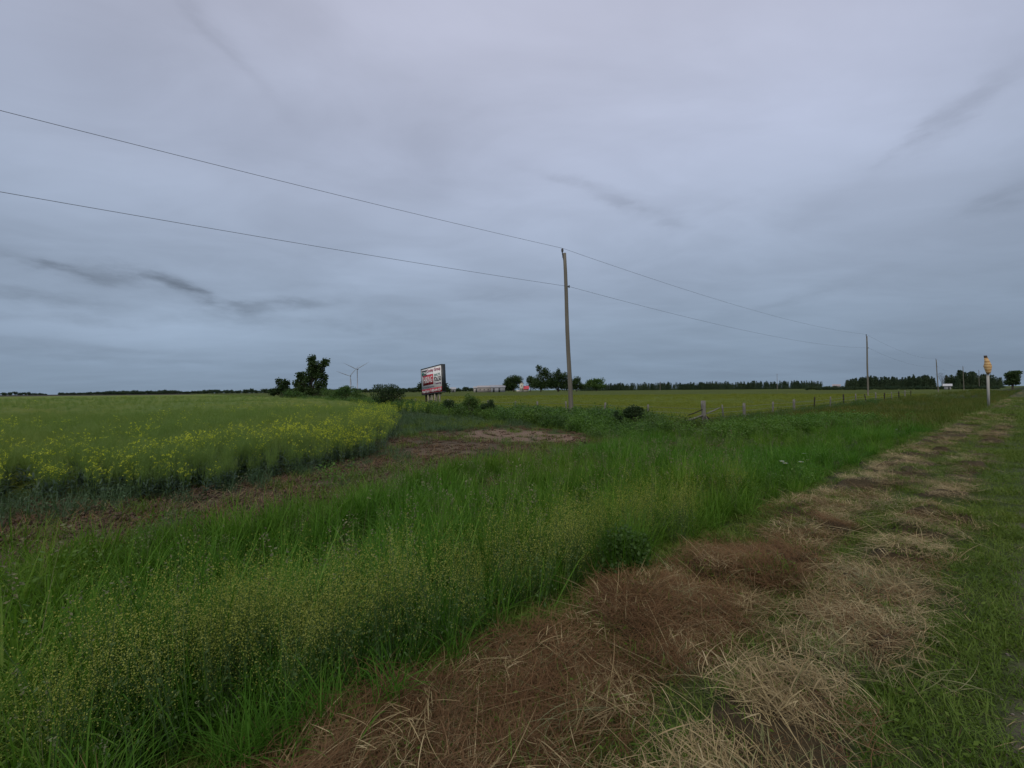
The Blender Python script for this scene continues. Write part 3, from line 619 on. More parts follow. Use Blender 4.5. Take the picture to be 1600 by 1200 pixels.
    scatter('low_grass', P_mown_l(), ground_pts(q), yaw(n), rng.uniform(1.5, 3.2, n), 'low patchy grass along the field entrance', 'grass')
def P_mown_l():
    out = []
    for k in range(4):
        g = Geo(); g.ribbons(60, .14, (.05, .14), (.003, .006), 3, (.1, .8), (.2, 1.2)); out.append(g.mesh('lowg%d' % k, [G_MOW]))
    return proto_set('lowg', out)
CLOD = simple('soil_clod', (.12, .085, .06), (.07, .05, .035), 20, .95, .05)
plant_crop()

def plant_hedge():
    xy = sample([(14, 30, 10), (30, 60, 4), (60, 110, 1.3)]); u, v = UV(xy[:, 0], xy[:, 1]); d = np.hypot(*xy.T)
    fr = np.interp(v, [10, 11, 16, 30, 45, 120], [13.2, 13.3, 15.6, 16.6, 17.3, 19]) + (fbm(u, v, 1.5, 180) - .5) * 1.2
    k = (u > fr) & (u < 21.5) & (v > 10.3) & (v < 110); k &= rng.random(len(u)) < (.45 + .55 * sm(fbm(u, v, 1.2, 182), .35, .55)); k &= ~((u > 18.8) & (v < 12.6) & (rng.random(len(u)) < .8))
    q = xy[k]; u, v = u[k], v[k]; n = len(q); print('hedge', n)
    s = rng.uniform(.8, 1.35, n) * (.75 + .6 * fbm(u, v, 2.5, 184)) * (1 + .35 * sm(v, 20, 60)) * (1 + .22 * sm(v, 12, 15)) * (.75 + .35 * sm(u, 13, 16))
    sel = rng.random(n) < .45
    scatter('hedge_undergrowth', P_leafy('under', G_LEAF, 260, .32, .55, (.035, .075)), ground_pts(q[sel]), yaw(sel.sum()), s[sel], 'leafy green undergrowth tangled along the side fence', 'undergrowth')
    scatter('hedge_weeds', P_leafy('underlite', G_LITE, 240, .32, .55, (.035, .07)), ground_pts(q[~sel]), yaw((~sel).sum()), s[~sel] * .9, 'lighter green brambles tangled along the side fence', 'undergrowth')
    # yellow weeds at the edge of the hedge by the billboard
    P = []
    for px, Z, r, nn in [(640, 38, 2.4, 22), (600, 30, 2.2, 8), (700, 40, 1.6, 8)]:
        P.append(at_px(px, Z)[:2] + rng.normal(size=(nn, 2)) * r)
    q = np.concatenate(P); n = len(q); scatter('yellow_weeds', P_rape(True), ground_pts(q), yaw(n), rng.uniform(.8, 1.1, n), 'yellow flowering weeds in front of the billboard', 'wildflowers')
    # grass texture on the hayfield
    xy = sample([(20, 36, 10), (36, 60, 4.5), (60, 110, 1.1)], tmin=-.35); u, v = UV(xy[:, 0], xy[:, 1]); k = (u > 20.5) & (v > 11.8); q = xy[k]; n = len(q); d = np.hypot(*q.T); print('field', n)
    out = []
    for kk in range(4):
        g = Geo(); g.ribbons(44, .3, (.08, .22), (.005, .011), 2, (.1, .7), (.1, 1.0)); out.append(g.mesh('fieldg%d' % kk, [G_FIELD]))
    scatter('hayfield_grass', proto_set('fieldg', out), ground_pts(q), yaw(n), rng.uniform(.8, 1.4, n) * (1 + sm(d, 40, 110) * .9), 'olive green grass of the open field beyond the fence', 'grass')
G_FIELD = foliage('hayfield_leaf', [(.115, .15, .022), (.155, .195, .032), (.205, .24, .05)], .3, .7, .3, .4, .1)
plant_hedge()

# ---------------------------------------------------------------- trees and shrubs
def cloud_pts(c, r, n, k=12, spread=.32):
    """n points in clumps inside an ellipsoid"""
    d = rng.normal(size=(k, 3)); d /= np.linalg.norm(d, axis=1)[:, None]; cc = d * (rng.random((k, 1)) ** .4) * .85
    p = cc[rng.integers(0, k, n)] + rng.normal(size=(n, 3)) * spread
    l = np.linalg.norm(p, axis=1)[:, None]; p = np.where(l > 1.15, p / l * 1.1, p)
    return np.asarray(c) + p * np.asarray(r)
def woody(name, label, cat, Z, base_px, blobs, leaf, n, mat, group=None, trunk=.12, spread=.32, trunk_name='trunk', crown_name='crown'):
    """blobs are (px, py, rx, ry) read off the photograph, given their own depth and size at Z metres"""
    b = at_px(base_px, Z); gz = float(height(b[0], b[1])); b[2] = gz - .05; s = Z / FPX
    root = empty(name, (b[0], b[1], gz), label, cat, group)
    g = Geo(); tot = sum(x[2] * x[3] for x in blobs); t = Geo(); o = np.array([b[0], b[1], gz])
    for (px, py, rx, ry) in blobs:
        c = at_px(px, Z, py) - o; c[1] += rng.uniform(-.25, .25) * rx * s
        g.leaves(cloud_pts(c, (rx * s, (rx + ry) / 2 * s, ry * s), max(30, int(n * rx * ry / tot)), 14, spread), leaf, 0, aspect=.7)
        mid = np.array([c[0] * .35, c[1] * .4, c[2] * .5]); t.tube([[0, 0, -.05], mid * [.4, .4, .5], mid, c], [trunk, trunk * .8, trunk * .5, trunk * .12], 6)
        for _ in range(4):
            q = c + rng.normal(size=3) * [rx * s * .5, rx * s * .5, ry * s * .5]; t.tube([mid, (mid + q) / 2 + [0, 0, .05], q], [trunk * .35, trunk * .2, trunk * .05], 4)
    link(crown_name, g.mesh(name + '_crown', [mat]), root); link(trunk_name, t.mesh(name + '_trunk', [BARK]), root)
    return root
woody('tree', 'tall ragged dark tree standing in the hedgerow left of the wind turbines', 'tree', 90, 484,
      [(487, 562, 6, 8), (494, 572, 12, 9), (508, 566, 8, 6), (499, 584, 10, 9), (484, 590, 9, 11), (470, 588, 8, 7), (467, 600, 8, 8), (478, 607, 12, 10), (500, 603, 9, 10), (489, 578, 7, 10), (507, 590, 4, 6), (488, 614, 18, 7)], (.25, .5), 8500, G_TREE, trunk=.22, spread=.26)
woody('tree', 'small round dark tree left of the tall ragged tree', 'tree', 125, 441, [(436, 596, 5, 5), (447, 597, 6, 5), (442, 604, 9, 7), (434, 611, 9, 5), (450, 612, 9, 5), (426, 613, 8, 5)], (.3, .6), 2600, G_TREE, trunk=.2, spread=.28)
woody('shrub', 'large bushy dark shrub between the turbines and the billboard', 'shrub', 46, 605, [(598, 614, 17, 12), (610, 610, 14, 9), (590, 607, 9, 6), (622, 616, 10, 9), (600, 624, 16, 9), (628, 611, 5, 5)], (.09, .17), 4300, G_DARK, trunk=.07, spread=.42, trunk_name='stem')
woody('shrub', 'low spreading shrub beside the tall ragged tree', 'shrub', 62, 540, [(545, 612, 16, 8), (530, 618, 14, 8), (560, 617, 12, 7), (540, 606, 6, 4)], (.12, .22), 3200, G_LEAF, trunk=.06, trunk_name='stem')
woody('shrub', 'leafy shrub at the foot of the tall ragged tree', 'shrub', 84, 462, [(460, 614, 14, 7), (450, 616, 12, 6), (520, 616, 14, 6), (508, 614, 10, 7)], (.15, .3), 2200, G_LEAF, trunk=.06, trunk_name='stem')
woody('shrub', 'dome shaped dark shrub just right of the billboard posts', 'shrub', 33, 701, [(701, 630, 9, 5), (704, 634, 10, 5)], (.06, .12), 1300, G_DARK, trunk=.03, trunk_name='stem')
woody('shrub', 'open twiggy shrub between billboard and utility pole', 'shrub', 30, 736, [(733, 622, 7, 6), (742, 627, 8, 6), (729, 629, 8, 6), (738, 632, 10, 6)], (.06, .12), 1500, G_LEAF, trunk=.03, trunk_name='stem')
woody('shrub', 'compact dark shrub nearest the left of the pole', 'shrub', 30, 764, [(767, 630, 6, 5), (758, 634, 7, 5), (765, 636, 8, 5)], (.06, .11), 1200, G_DARK, trunk=.03, trunk_name='stem')
sh = woody('shrub', 'round dark shrub with bare upright stalks beside the fence', 'shrub', 21, 990, [(990, 640, 10, 7), (983, 645, 9, 8), (998, 645, 10, 8), (990, 650, 14, 8)], (.05, .09), 2600, G_DARK, trunk=.02, trunk_name='stem')
g = Geo(); g.ribbons(16, .25, (.7, 1.25), (.008, .014), 4, (0, .22), (0, .2), rr=(0, .3)); link('stalk_tuft', g.mesh('stalk_tuft', [BARK]), sh)
woody('shrub', 'small ragged shrub left of the round dark one', 'shrub', 20.5, 965, [(963, 648, 4, 5), (968, 653, 5, 4)], (.04, .08), 600, G_DARK, trunk=.015, trunk_name='stem')
woody('thistle_clump', 'bushy dark leafy plant beside the brown windrow', 'plant', 3.55, 972, [(962, 872, 26, 30), (988, 865, 24, 30), (970, 845, 22, 22), (975, 888, 32, 20), (950, 895, 14, 14), (1000, 850, 14, 18)], (.015, .045), 2600, G_LEAF, trunk=.006, spread=.45, trunk_name='stem', crown_name='foliage')
woody('tree', 'dark tree half hidden behind the billboard', 'tree', 140, 676, [(658, 603, 6, 6), (664, 598, 6, 5), (694, 603, 7, 8), (700, 609, 5, 4), (676, 600, 10, 9), (655, 608, 5, 4)], (.3, .6), 2200, G_TREE, trunk=.2)
FARM = 'trees round the farmhouse'
woody('tree', 'broad dark tree just left of the red roofed house', 'tree', 388, 803, [(797, 596, 8, 6), (809, 594, 8, 7), (803, 591, 9, 5), (800, 603, 13, 6), (796, 600, 9, 7)], (.7, 1.3), 5000, G_TREE, FARM, .4)
woody('tree', 'tallest thin topped tree right of the red roofed house', 'tree', 350, 845, [(843, 576, 5, 6), (847, 586, 8, 8), (853, 582, 6, 7), (840, 597, 9, 9), (852, 598, 10, 9), (846, 603, 16, 6)], (.6, 1.2), 5200, G_TREE, FARM, .35)
woody('tree', 'bushy small tree touching the red roofed house', 'tree', 384, 829, [(829, 594, 6, 6), (832, 602, 9, 6), (836, 596, 6, 6)], (.6, 1.2), 2800, G_TREE, FARM, .3)
woody('tree', 'wide dark tree behind the left side of the near pole', 'tree', 355, 872, [(870, 588, 8, 9), (880, 590, 9, 8), (866, 599, 11, 8), (884, 600, 10, 7), (872, 580, 3, 4), (860, 592, 8, 9), (862, 602, 14, 7), (886, 604, 14, 6)], (.7, 1.3), 7000, G_TREE, FARM, .4)
woody('tree', 'narrow dark tree just right of the near pole', 'tree', 350, 901, [(901, 593, 6, 5), (900, 600, 8, 6), (908, 604, 10, 4), (896, 604, 8, 4)], (.6, 1.1), 3200, G_TREE, FARM, .3)
woody('tree', 'paler round tree in the treeline right of the near pole', 'tree', 420, 932, [(925, 597, 7, 5), (936, 595, 9, 5), (932, 602, 14, 5), (919, 600, 5, 5)], (.8, 1.5), 3600, G_LEAF, FARM, .35)
woody('tree', 'windswept flat topped dark tree at the right horizon', 'tree', 170, 1582, [(1583, 587, 8, 6), (1580, 593, 8, 7), (1590, 582, 7, 2.5), (1576, 584, 6, 2.5), (1582, 598, 9, 4)], (.35, .7), 4200, G_TREE, None, .25)
woody('tree', 'bare branched grey tree behind the third utility pole', 'tree', 330, 1473, [(1473, 587, 7, 5), (1468, 590, 4, 4), (1478, 589, 4, 4)], (.2, .4), 380, BARK, None, .22)

th = bpy.data.objects['thistle_clump']; g = Geo(); g.ribbons(420, .17, (.35, .74), (.003, .006), 4, (0, .45), (.1, .9), rr=(.2, .9)); link('grass_tuft', g.mesh('grass_tuft', [G_TALL]), th)
def far_woods():
    out = []
    for k in range(5):      # conifers, 1 m tall prototypes
        g = Geo(); n = 420; z = rng.random(n) ** 1.1; a = rng.random(n) * 6.283; r = (1 - z) * (.24 + .03 * k) * rng.uniform(.3, 1.1, n) + .004
        g.leaves(np.column_stack([r * np.cos(a), r * np.sin(a), z * .97 + .03]), (.035, .08), 0, up=.5, aspect=.6); g.tube([[0, 0, 0], [0, 0, .9]], [.02, .004], 5)
        out.append(g.mesh('conifer%d' % k, [G_FAR]))
    con = proto_set('conifer', out); out = []
    for k in range(5):
        g = Geo()
        for _ in range(5): g.leaves(cloud_pts((rng.normal(0, .12), rng.normal(0, .12), rng.uniform(.35, .75)), (.24, .24, .22), 80, 8), (.07, .14), 0, aspect=.8)
        g.tube([[0, 0, 0], [0, 0, .6]], [.03, .01], 5); out.append(g.mesh('broad%d' % k, [G_FAR]))
    bro = proto_set('broad', out)
    def wood(name, label, protos, pts, n, depth):
        """pts: (px, Z, top_py) along the edge of the wood"""
        a = np.array(pts, float); t = np.sort(rng.random(n)) * (len(a) - 1); i = np.minimum(t.astype(int), len(a) - 2); f = t - i
        q = a[i] * (1 - f)[:, None] + a[i + 1] * f[:, None]
        P = []; H = []
        for px, Z, ty in q:
            dz = rng.uniform(0, depth); b = at_px(px, Z + dz); gz = float(height(b[0], b[1])); top = at_px(px, Z, ty)[2]
            P.append([b[0], b[1], gz - .3]); H.append(max(1.5, (top - gz)) )
        H = np.array(H); lf = vnoise(q[:, 0], q[:, 0] * 0, 9, 7); H = H * (.60 + .36 * rng.random(n) ** 2.5 + .32 * (lf - .25)); w = H * rng.uniform(.7, 1.2, n) if protos is con else H * rng.uniform(.8, 1.3, n)
        scatter(name, protos, P, yaw(n, .02), np.column_stack([w, w, H]), label, 'wood')
    wood('far_wood', 'long dark conifer wood along the middle horizon', con, [(905, 520, 598), (980, 540, 598), (1060, 560, 597), (1110, 540, 595), (1180, 520, 595), (1286, 500, 594)], 1092, 40)
    wood('far_wood', 'dark spruce wood behind the poles on the right horizon', con, [(1322, 360, 592), (1350, 355, 589), (1400, 350, 587), (1462, 345, 586)], 504, 30)
    wood('far_wood', 'tall spruces between the barn and wrapped sign', con, [(1478, 330, 587), (1500, 320, 580), (1530, 320, 582), (1565, 310, 584)], 231, 25)
    wood('far_wood', 'broadleaf wood on the far left horizon', bro, [(-60, 900, 609), (30, 900, 611), (73, 900, 614)], 70, 40)
    wood('far_wood', 'thin line of distant trees above the left crop', bro, [(92, 950, 613), (160, 900, 611), (210, 850, 608), (300, 850, 609), (430, 820, 605), (520, 800, 604)], 693, 60)
    wood('far_wood', 'distant trees between the hedgerow and the farm', bro, [(500, 600, 605), (640, 620, 605), (740, 640, 604), (800, 640, 604)], 357, 40)
    wood('far_hedgerow', 'pale low hedgerow across the field on the right', bro, [(1260, 260, 602), (1330, 240, 602), (1400, 230, 602), (1480, 220, 601), (1560, 210, 600)], 260, 8)
    wood('far_hedgerow', 'low scrub on the horizon between the two conifer woods', bro, [(1280, 520, 602), (1330, 500, 602)], 50, 20)
far_woods()

# ---------------------------------------------------------------- built things
WOOD = simple('weathered_pole_wood', (.20, .185, .15), (.12, .11, .09), 3, .85, .1, .3, (4, 4, .25))
POST = simple('grey_fence_wood', (.22, .21, .185), (.11, .105, .09), 7, .9, .1, .6, (3, 3, .4))
DARKW = simple('dark_rail_wood', (.05, .042, .035), (.03, .025, .02), 6, .9, .1)
METAL = simple('galvanised', (.25, .26, .27), (.18, .19, .2), 10, .5, .5, metallic=.6)
DMET = simple('dark_metal', (.035, .04, .045), (.025, .03, .033), 10, .5, .4)
WIRE = simple('aluminium_wire', (.10, .11, .12), (.08, .09, .1), 4, .6, .3)
CERA = simple('insulator_glaze', (.05, .045, .045), (.035, .03, .03), 5, .35, .5)

POLE_T = [.138, .855, 1.0215, 1.085, 1.123]
pole_pos = []
def utility_pole(i, px, Z, top_py, label, lean=(0, 0), r=.14):
    b = at_px(px, Z); gz = float(height(b[0], b[1])); top = at_px(px, Z, top_py)[2] - gz
    root = empty('utility_pole', (b[0], b[1], gz), label, 'utility pole', 'utility poles along the road')
    g = Geo(); n = 9
    g.tube([[lean[0] * k / n + .02 * math.sin(k), lean[1] * k / n, -.3 + (top + .3) * k / n] for k in range(n + 1)], np.linspace(r, r * .68, n + 1), 12); link('shaft', g.mesh('shaft', [WOOD], True), root)
    lt = np.array([lean[0], lean[1], top])
    g = Geo(); o = np.array([-SA * .0 - .13, -.05, 0])
    g.tube([lt + [-.02, 0, -.55], lt + o * .9 + [0, 0, -.1], lt + o + [0, 0, .05]], .035, 6); g.tube([lt + [0, 0, -.25], lt + o + [0, 0, -.25]], .03, 5); link('bracket', g.mesh('bracket', [DMET], True), root)
    g = Geo(); zs = [(0, .04), (.03, .075), (.06, .04), (.1, .09), (.13, .04), (.17, .08), (.21, .05), (.25, .03)]
    g.tube([lt + o + [0, 0, .05 + z] for z, _ in zs], [q for _, q in zs], 10); link('insulator', g.mesh('insulator', [CERA], True), root)
    low = lt * [(top - 2.1) / top, (top - 2.1) / top, 0] + [0, 0, top - 2.1]
    g = Geo(); g.tube([low, low + [.2, -.05, 0]], .03, 6); g.tube([low + [.2, -.05, -.07], low + [.2, -.05, .07]], .045, 8); link('clevis', g.mesh('clevis', [DMET], True), root)
    w = np.array([b[0], b[1], gz]); pole_pos.append((w + lt + o + [0, 0, .3], w + low + [.2, -.05, 0]))
    return root
utility_pole(0, 892.5, 25.9, 396, 'nearest tall wooden utility pole standing in the hedge', (-.34, -.05), .15)
utility_pole(1, 1356, 72.9, 525, 'wooden utility pole second nearest, alone in the open field', (0, 0))
utility_pole(2, 1466, 126, 562, 'third utility pole, leaning slightly left before the spruces', (-.45, 0))
utility_pole(3, 1506, 175, 573, 'fourth utility pole along the road, against the spruces', (-.2, 0))
utility_pole(4, 1530, 227, 579, 'fifth utility pole, thin and close to the wrapped sign', (0, 0))
utility_pole(5, 1552, 320, 588, 'sixth utility pole, just right of the wrapped sign post', (0, 0))
utility_pole(6, 1560.5, 385, 591, 'farthest thin utility pole left of the windswept tree', (0, 0))
def lone_pole(px, Z, ty, label):
    b = at_px(px, Z); gz = float(height(b[0], b[1])); top = at_px(px, Z, ty)[2] - gz
    root = empty('line_pole', (b[0], b[1], gz), label, 'utility pole')
    g = Geo(); g.tube([[0, 0, 0], [0, 0, top]], [.2, .13], 8); link('shaft', g.mesh('lone', [WOOD], True), root)
    g = Geo(); g.box([0, 0, top - .5], [2.0, .12, .12]); link('crossarm', g.mesh('arm', [WOOD]), root)
lone_pole(1214.5, 400, 584, 'lone thin pole rising above the middle conifer wood')
lone_pole(1031.5, 420, 597, 'tiny pole against the middle wood left of the corner post')
def wires():
    for which, nm, lab, s in ((0, 'power_line', 'upper overhead wire running along the pole tops', 1.0), (1, 'power_line', 'lower overhead wire slung below the pole tops', 1.0)):
        pts = [p[which] for p in pole_pos]; back = pts[0] - (pts[1] - pts[0]) * 1.0; back[2] = pts[0][2]
        pts = [back] + pts; g = Geo()
        for a, b in zip(pts[:-1], pts[1:]):
            k = 28; q = [a + (b - a) * (i / k) - [0, 0, 4 * s * (np.linalg.norm(b - a) / 80) ** 2 * (i / k) * (1 - i / k)] for i in range(k + 1)]
            g.tube(q, .0085, 5)
        tag(link(nm, g.mesh('wire', [WIRE], True)), lab, 'power line')
wires()

def fence():
    c = at_px(1100, 23.0); uc, vc = UV(c[0], c[1])
    def post(parent, x, y, h, r, lean, mat=POST, o=(0, 0, 0), nm='post'):
        gz = float(height(x, y)); g = Geo(); n = 6
        P = [np.array([x, y, gz - .3]) - o + np.array([lean[0] * k / n, lean[1] * k / n, (h + .3) * k / n]) for k in range(n + 1)]
        g.tube(P, r * (1 + .08 * rng.normal(size=n + 1)) * np.linspace(1.05, .92, n + 1), 9); link(nm, g.mesh(nm, [mat], False), parent)
        return P[-1] + o
    def strands(parent, pts, o):
        g = Geo()
        for f in (.95, .68, .42):
            q = [np.array([x, y, float(height(x, y)) + 1.0 * f]) - o for x, y in pts]; g.tube(q, .006, 4)
        link('wire_strands', g.mesh('strands', [METAL]), parent)
    gz = float(height(c[0], c[1]))
    # side fence
    o = np.array([c[0], c[1], gz]); f1 = empty('wire_fence', o, 'wire fence on grey posts running away behind the hedge', 'fence'); pts = [(c[0], c[1])]
    for s in [3.53, 7.0, 10.45, 13.7, 16.7, 20.5, 24, 28, 32, 36, 40.5, 45]:
        x, y = c[0] - CA * s, c[1] + SA * s; pts.append((x, y)); post(f1, x, y, rng.uniform(1.08, 1.22), rng.uniform(.06, .085), rng.normal(0, .05, 2), o=o)
    strands(f1, pts, o)
    f2 = empty('wire_fence', o, 'wire fence on uneven posts running right beside the road', 'fence'); pts = [(c[0], c[1])]
    spec = [(1131, 1.12, .05, (-.12, 0), POST), (1162, 1.16, .085, (0, 0), POST), (1206, 1.1, .06, (.06, 0), POST), (1240, 1.18, .085, (0, 0), POST), (1271, 1.3, .05, (.08, 0), DARKW)]
    for px, h, r, ln, m in spec:
        t = (px - 800) / FPX; Z = vc / CA / (TV - t); x = t * Z; pts.append((x, Z)); post(f2, x, Z, h, r, ln, m, o)
    u0, _ = UV(*pts[-1])
    for k in range(10):
        u = u0 + 4.4 * (k + 1); x, y = W2(u, vc); pts.append((x, y)); post(f2, x, y, rng.uniform(1.0, 1.35), rng.uniform(.045, .08), rng.normal(0, .06, 2), DARKW if k % 2 else POST, o)
    strands(f2, pts, o)
    # corner post with braces and broken rails
    r = empty('corner_post', o, 'stout grey corner fence post with leaning broken rails', 'fence post')
    post(r, c[0], c[1], 1.42, .135, (-.06, 0), o=o, nm='post')
    def rail(nm, a, b, rad, mat):
        g = Geo(); a = np.array(a, float); b = np.array(b, float); g.tube([a, a * .5 + b * .5 + [0, 0, -.02], b], [rad, rad * 1.1, rad * .8], 7); link(nm, g.mesh(nm, [mat]), r)
    rail('rail', (-.1, -.05, .95), (-.98, -.1, .62), .028, DARKW)
    rail('rail', (.1, -.05, .72), (.95, .2, 1.02), .03, POST)
    rail('rail', (-.15, -.1, .62), (-1.25, -.15, .28), .06, POST)
    rail('brace', (.05, -.1, .55), (.55, -.5, 0.02), .05, DARKW)
    rail('brace', (0, -.1, .6), (.12, -.45, .0), .05, POST)
    rail('brace', (-.05, -.12, .5), (-.3, -.4, .0), .05, POST)
fence()

def billboard():
    c = at_px(674, 48.0); gz = float(height(c[0], c[1])); root = empty('billboard', (c[0], c[1], gz), 'white and red advertising billboard on wooden posts in the field', 'billboard')
    ex = np.array([CA, -SA, 0]); tl = R(4.2); nrm = np.array([-SA, -CA, 0])
    ax = ex * math.cos(tl) + np.array([0, 0, math.sin(tl)]); ay = np.cross(nrm, ax) * 1.0
    if ay[2] < 0: ay = -ay
    M = np.column_stack([ax, -nrm, ay])            # local x right, y away from the viewer, z up
    z0 = at_px(674, 48, 594)[2] - gz; W, H = 4.9, 2.95
    white = simple('sign_white', (.78, .77, .76), (.68, .68, .68), 2, .5, .3); red = simple('sign_red', (.42, .03, .05), (.34, .025, .04), 2, .5)
    blk = simple('sign_black', (.02, .02, .025), (.015, .015, .02), 2, .5); grn = simple('sign_green', (.04, .22, .17), (.03, .18, .14), 2, .5)
    pur = simple('sign_purple', (.16, .04, .16), (.12, .03, .12), 2, .5); gry = simple('sign_grey', (.17, .19, .24), (.13, .15, .19), 2, .5)
    def pl(nm, x0, x1, y0, y1, mat, off, th=.03, parent=root):
        g = Geo(); g.box([(x0 + x1) / 2, off + th / 2, (y0 + y1) / 2], [x1 - x0, th, y1 - y0], M=None)
        V = g.V[0] @ M.T + [0, 0, z0]; g.V[0] = V; o = link(nm, g.mesh(nm, [mat]), None)
        o.parent = parent; 
        return o
    hw, hh = W / 2, H / 2
    face = pl('front_panel', -hw, hw, -hh, hh, white, 0, .04)
    pl('back_panel', -hw, hw, -hh, hh, DMET, .42, .04)
    for a in [(-hw - .07, hw + .07, hh, hh + .09), (-hw - .07, hw + .07, -hh - .09, -hh), (-hw - .07, -hw, -hh, hh), (hw, hw + .07, -hh, hh)]:
        pl('frame', *a, DMET, -.03, .5)
    def sub(nm, x0, x1, y0, y1, m, off=-.012): return pl(nm, x0 * W - hw, x1 * W - hw, y0 * H - hh, y1 * H - hh, m, off, .01, face)
    sub('red_band', 0, 1, .0, .185, red); sub('red_box', .08, .60, .33, .74, red)
    sub('black_bar', .03, .28, .885, .935, blk); sub('green_mark', .03, .12, .76, .86, grn); sub('black_mark', .13, .26, .765, .86, blk); sub('white_mark', .155, .235, .785, .84, white, -.02); sub('black_line', .03, .30, .72, .75, blk, -.016)
    def text(s, x0, x1, yb, hgt, mat, off=-.03):
        cu = bpy.data.curves.new('lettering', 'FONT'); cu.body = s; cu.size = 1; cu.extrude = .004; cu.offset = .012
        o = bpy.data.objects.new('lettering', cu); COL.objects.link(o); bpy.context.view_layer.update()
        me = bpy.data.meshes.new_from_object(o.evaluated_get(bpy.context.evaluated_depsgraph_get())); bpy.data.objects.remove(o)
        n = len(me.vertices); a = np.zeros(n * 3); me.vertices.foreach_get('co', a); a = a.reshape(-1, 3)
        lo, hi = a.min(0), a.max(0); sx = (x1 - x0) * W / (hi[0] - lo[0]); sy = hgt * H / (hi[1] - lo[1])
        L = np.column_stack([(a[:, 0] - lo[0]) * sx + x0 * W - hw, off - a[:, 2], (a[:, 1] - lo[1]) * sy + yb * H - hh])
        me.vertices.foreach_set('co', (L @ M.T + [0, 0, z0]).astype(np.float32).ravel()); me.update(); me.materials.clear(); me.materials.append(mat)
        o = link('lettering', me); o.parent = face
    rt = simple('sign_red_ink', (.38, .05, .10), (.34, .04, .09), 2, .5)
    text('Cooley Group', .29, .96, .80, .15, rt); text('HIRING', .12, .56, .42, .25, white); text("DAILY'S", .65, .94, .63, .09, grn)
    text('$26.50', .64, .97, .40, .20, blk); text('Training', .65, .97, .29, .09, pur); text('www.cooleygroup.com', .04, .62, .22, .07, gry)
    text('Head Farm: 1-800-644-4299', .03, .97, .04, .11, white)
    pw = simple('billboard_post_wood', (.36, .33, .26), (.24, .21, .16), 4, .85, .1, .3, (3, 3, .3))
    for dx in (-1.75, -.95, -.2, .65, 1.55):
        for dy in ((.12, .34) if dx in (-.95, .65) else (.22,)):
            p = ex * dx + -nrm * dy; x, y = c[0] + p[0], c[1] + p[1]; g2 = float(height(x, y)) - gz - .3
            bot = z0 - hh + math.sin(tl) * dx; g = Geo(); g.box([p[0], p[1], (g2 + bot + .4) / 2], [.17, .17, bot + .4 - g2]); link('post', g.mesh('post', [pw if dx != -1.75 else DARKW]), root)
    g = Geo(); a = ex * -2.0 + -nrm * .22; b = ex * 2.0 + -nrm * .22; g.tube([a + [0, 0, z0 - hh - .25], b + [0, 0, z0 - hh - .08]], .06, 5); link('rail', g.mesh('rail', [DARKW]), root)
billboard()

def wrapped_sign():
    Z = 33.0; b = at_px(1544, Z); gz = float(height(b[0], b[1])); root = empty('wrapped_sign', (b[0], b[1], gz), 'yellow brown weathered tall sign on a pale post at the road edge', 'sign')
    ex = np.array([CA, -SA, 0]); ey = np.array([SA, CA, 0]); k = Z / FPX
    zt = lambda py: at_px(1544, Z, py)[2] - gz
    g = Geo(); g.box([0, 0, (zt(583) - .3) / 2], [.15, .15, zt(583) + .3]); g.V[0] = np.column_stack([g.V[0][:, [0]] * ex[0] + g.V[0][:, [1]] * ey[0], g.V[0][:, [0]] * ex[1] + g.V[0][:, [1]] * ey[1], g.V[0][:, [2]]]); link('post', g.mesh('post', [simple('pale_post', (.40, .40, .37), (.30, .30, .27), 3, .8, .1, .2, (2, 2, .4))]), root)
    rows = [(555.5, -5.8, -.6), (559, -5.2, .6), (564, -4.8, 3.4), (569, -5.4, 5.8), (572, -6.8, 7.0), (575, -5.6, 6.6), (580, -3.8, 5.6), (584, -2.2, 4.2)]
    def slab(rr, th):
        V = []; F = []
        for i, (py, a, c) in enumerate(rr):
            for x in (a, c):
                q = x * k * .66
                for y in (-th / 2, th / 2):
                    p = ex * q + ey * (y - .12); V.append([p[0], p[1], zt(py)])
        n = len(rr)
        for i in range(n - 1):
            o = i * 4; F += [[o, o + 4, o + 6, o + 2], [o + 1, o + 3, o + 7, o + 5], [o, o + 1, o + 5, o + 4], [o + 2, o + 6, o + 7, o + 3]]
        F += [[0, 2, 3, 1], [(n - 1) * 4, (n - 1) * 4 + 1, (n - 1) * 4 + 3, (n - 1) * 4 + 2]]
        return V, F
    m, t, bs = principled('faded_yellow', .8, .1); tc = t.new('ShaderNodeTexCoord'); w = t.new('ShaderNodeTexWave', bands_direction='Z'); t.l.new(tc.outputs['Object'], w.inputs[0]); w.inputs['Scale'].default_value = 1.4; w.inputs['Distortion'].default_value = 5; w.inputs['Detail'].default_value = 3
    t.l.new(t.ramp(w.outputs[1], [(.1, (.42, .25, .11)), (.5, (.56, .35, .16)), (.8, (.64, .45, .22))]), bs.inputs['Base Color'])
    g = Geo(); g.add(*slab(rows[1:], .09), .5); link('board', g.mesh('board', [m]), root)
    g = Geo(); g.add(*slab(rows[:2], .11), .5); link('cap', g.mesh('cap', [simple('brown_cap', (.10, .075, .06), (.07, .05, .04), 5, .9, .1)]), root)
wrapped_sign()

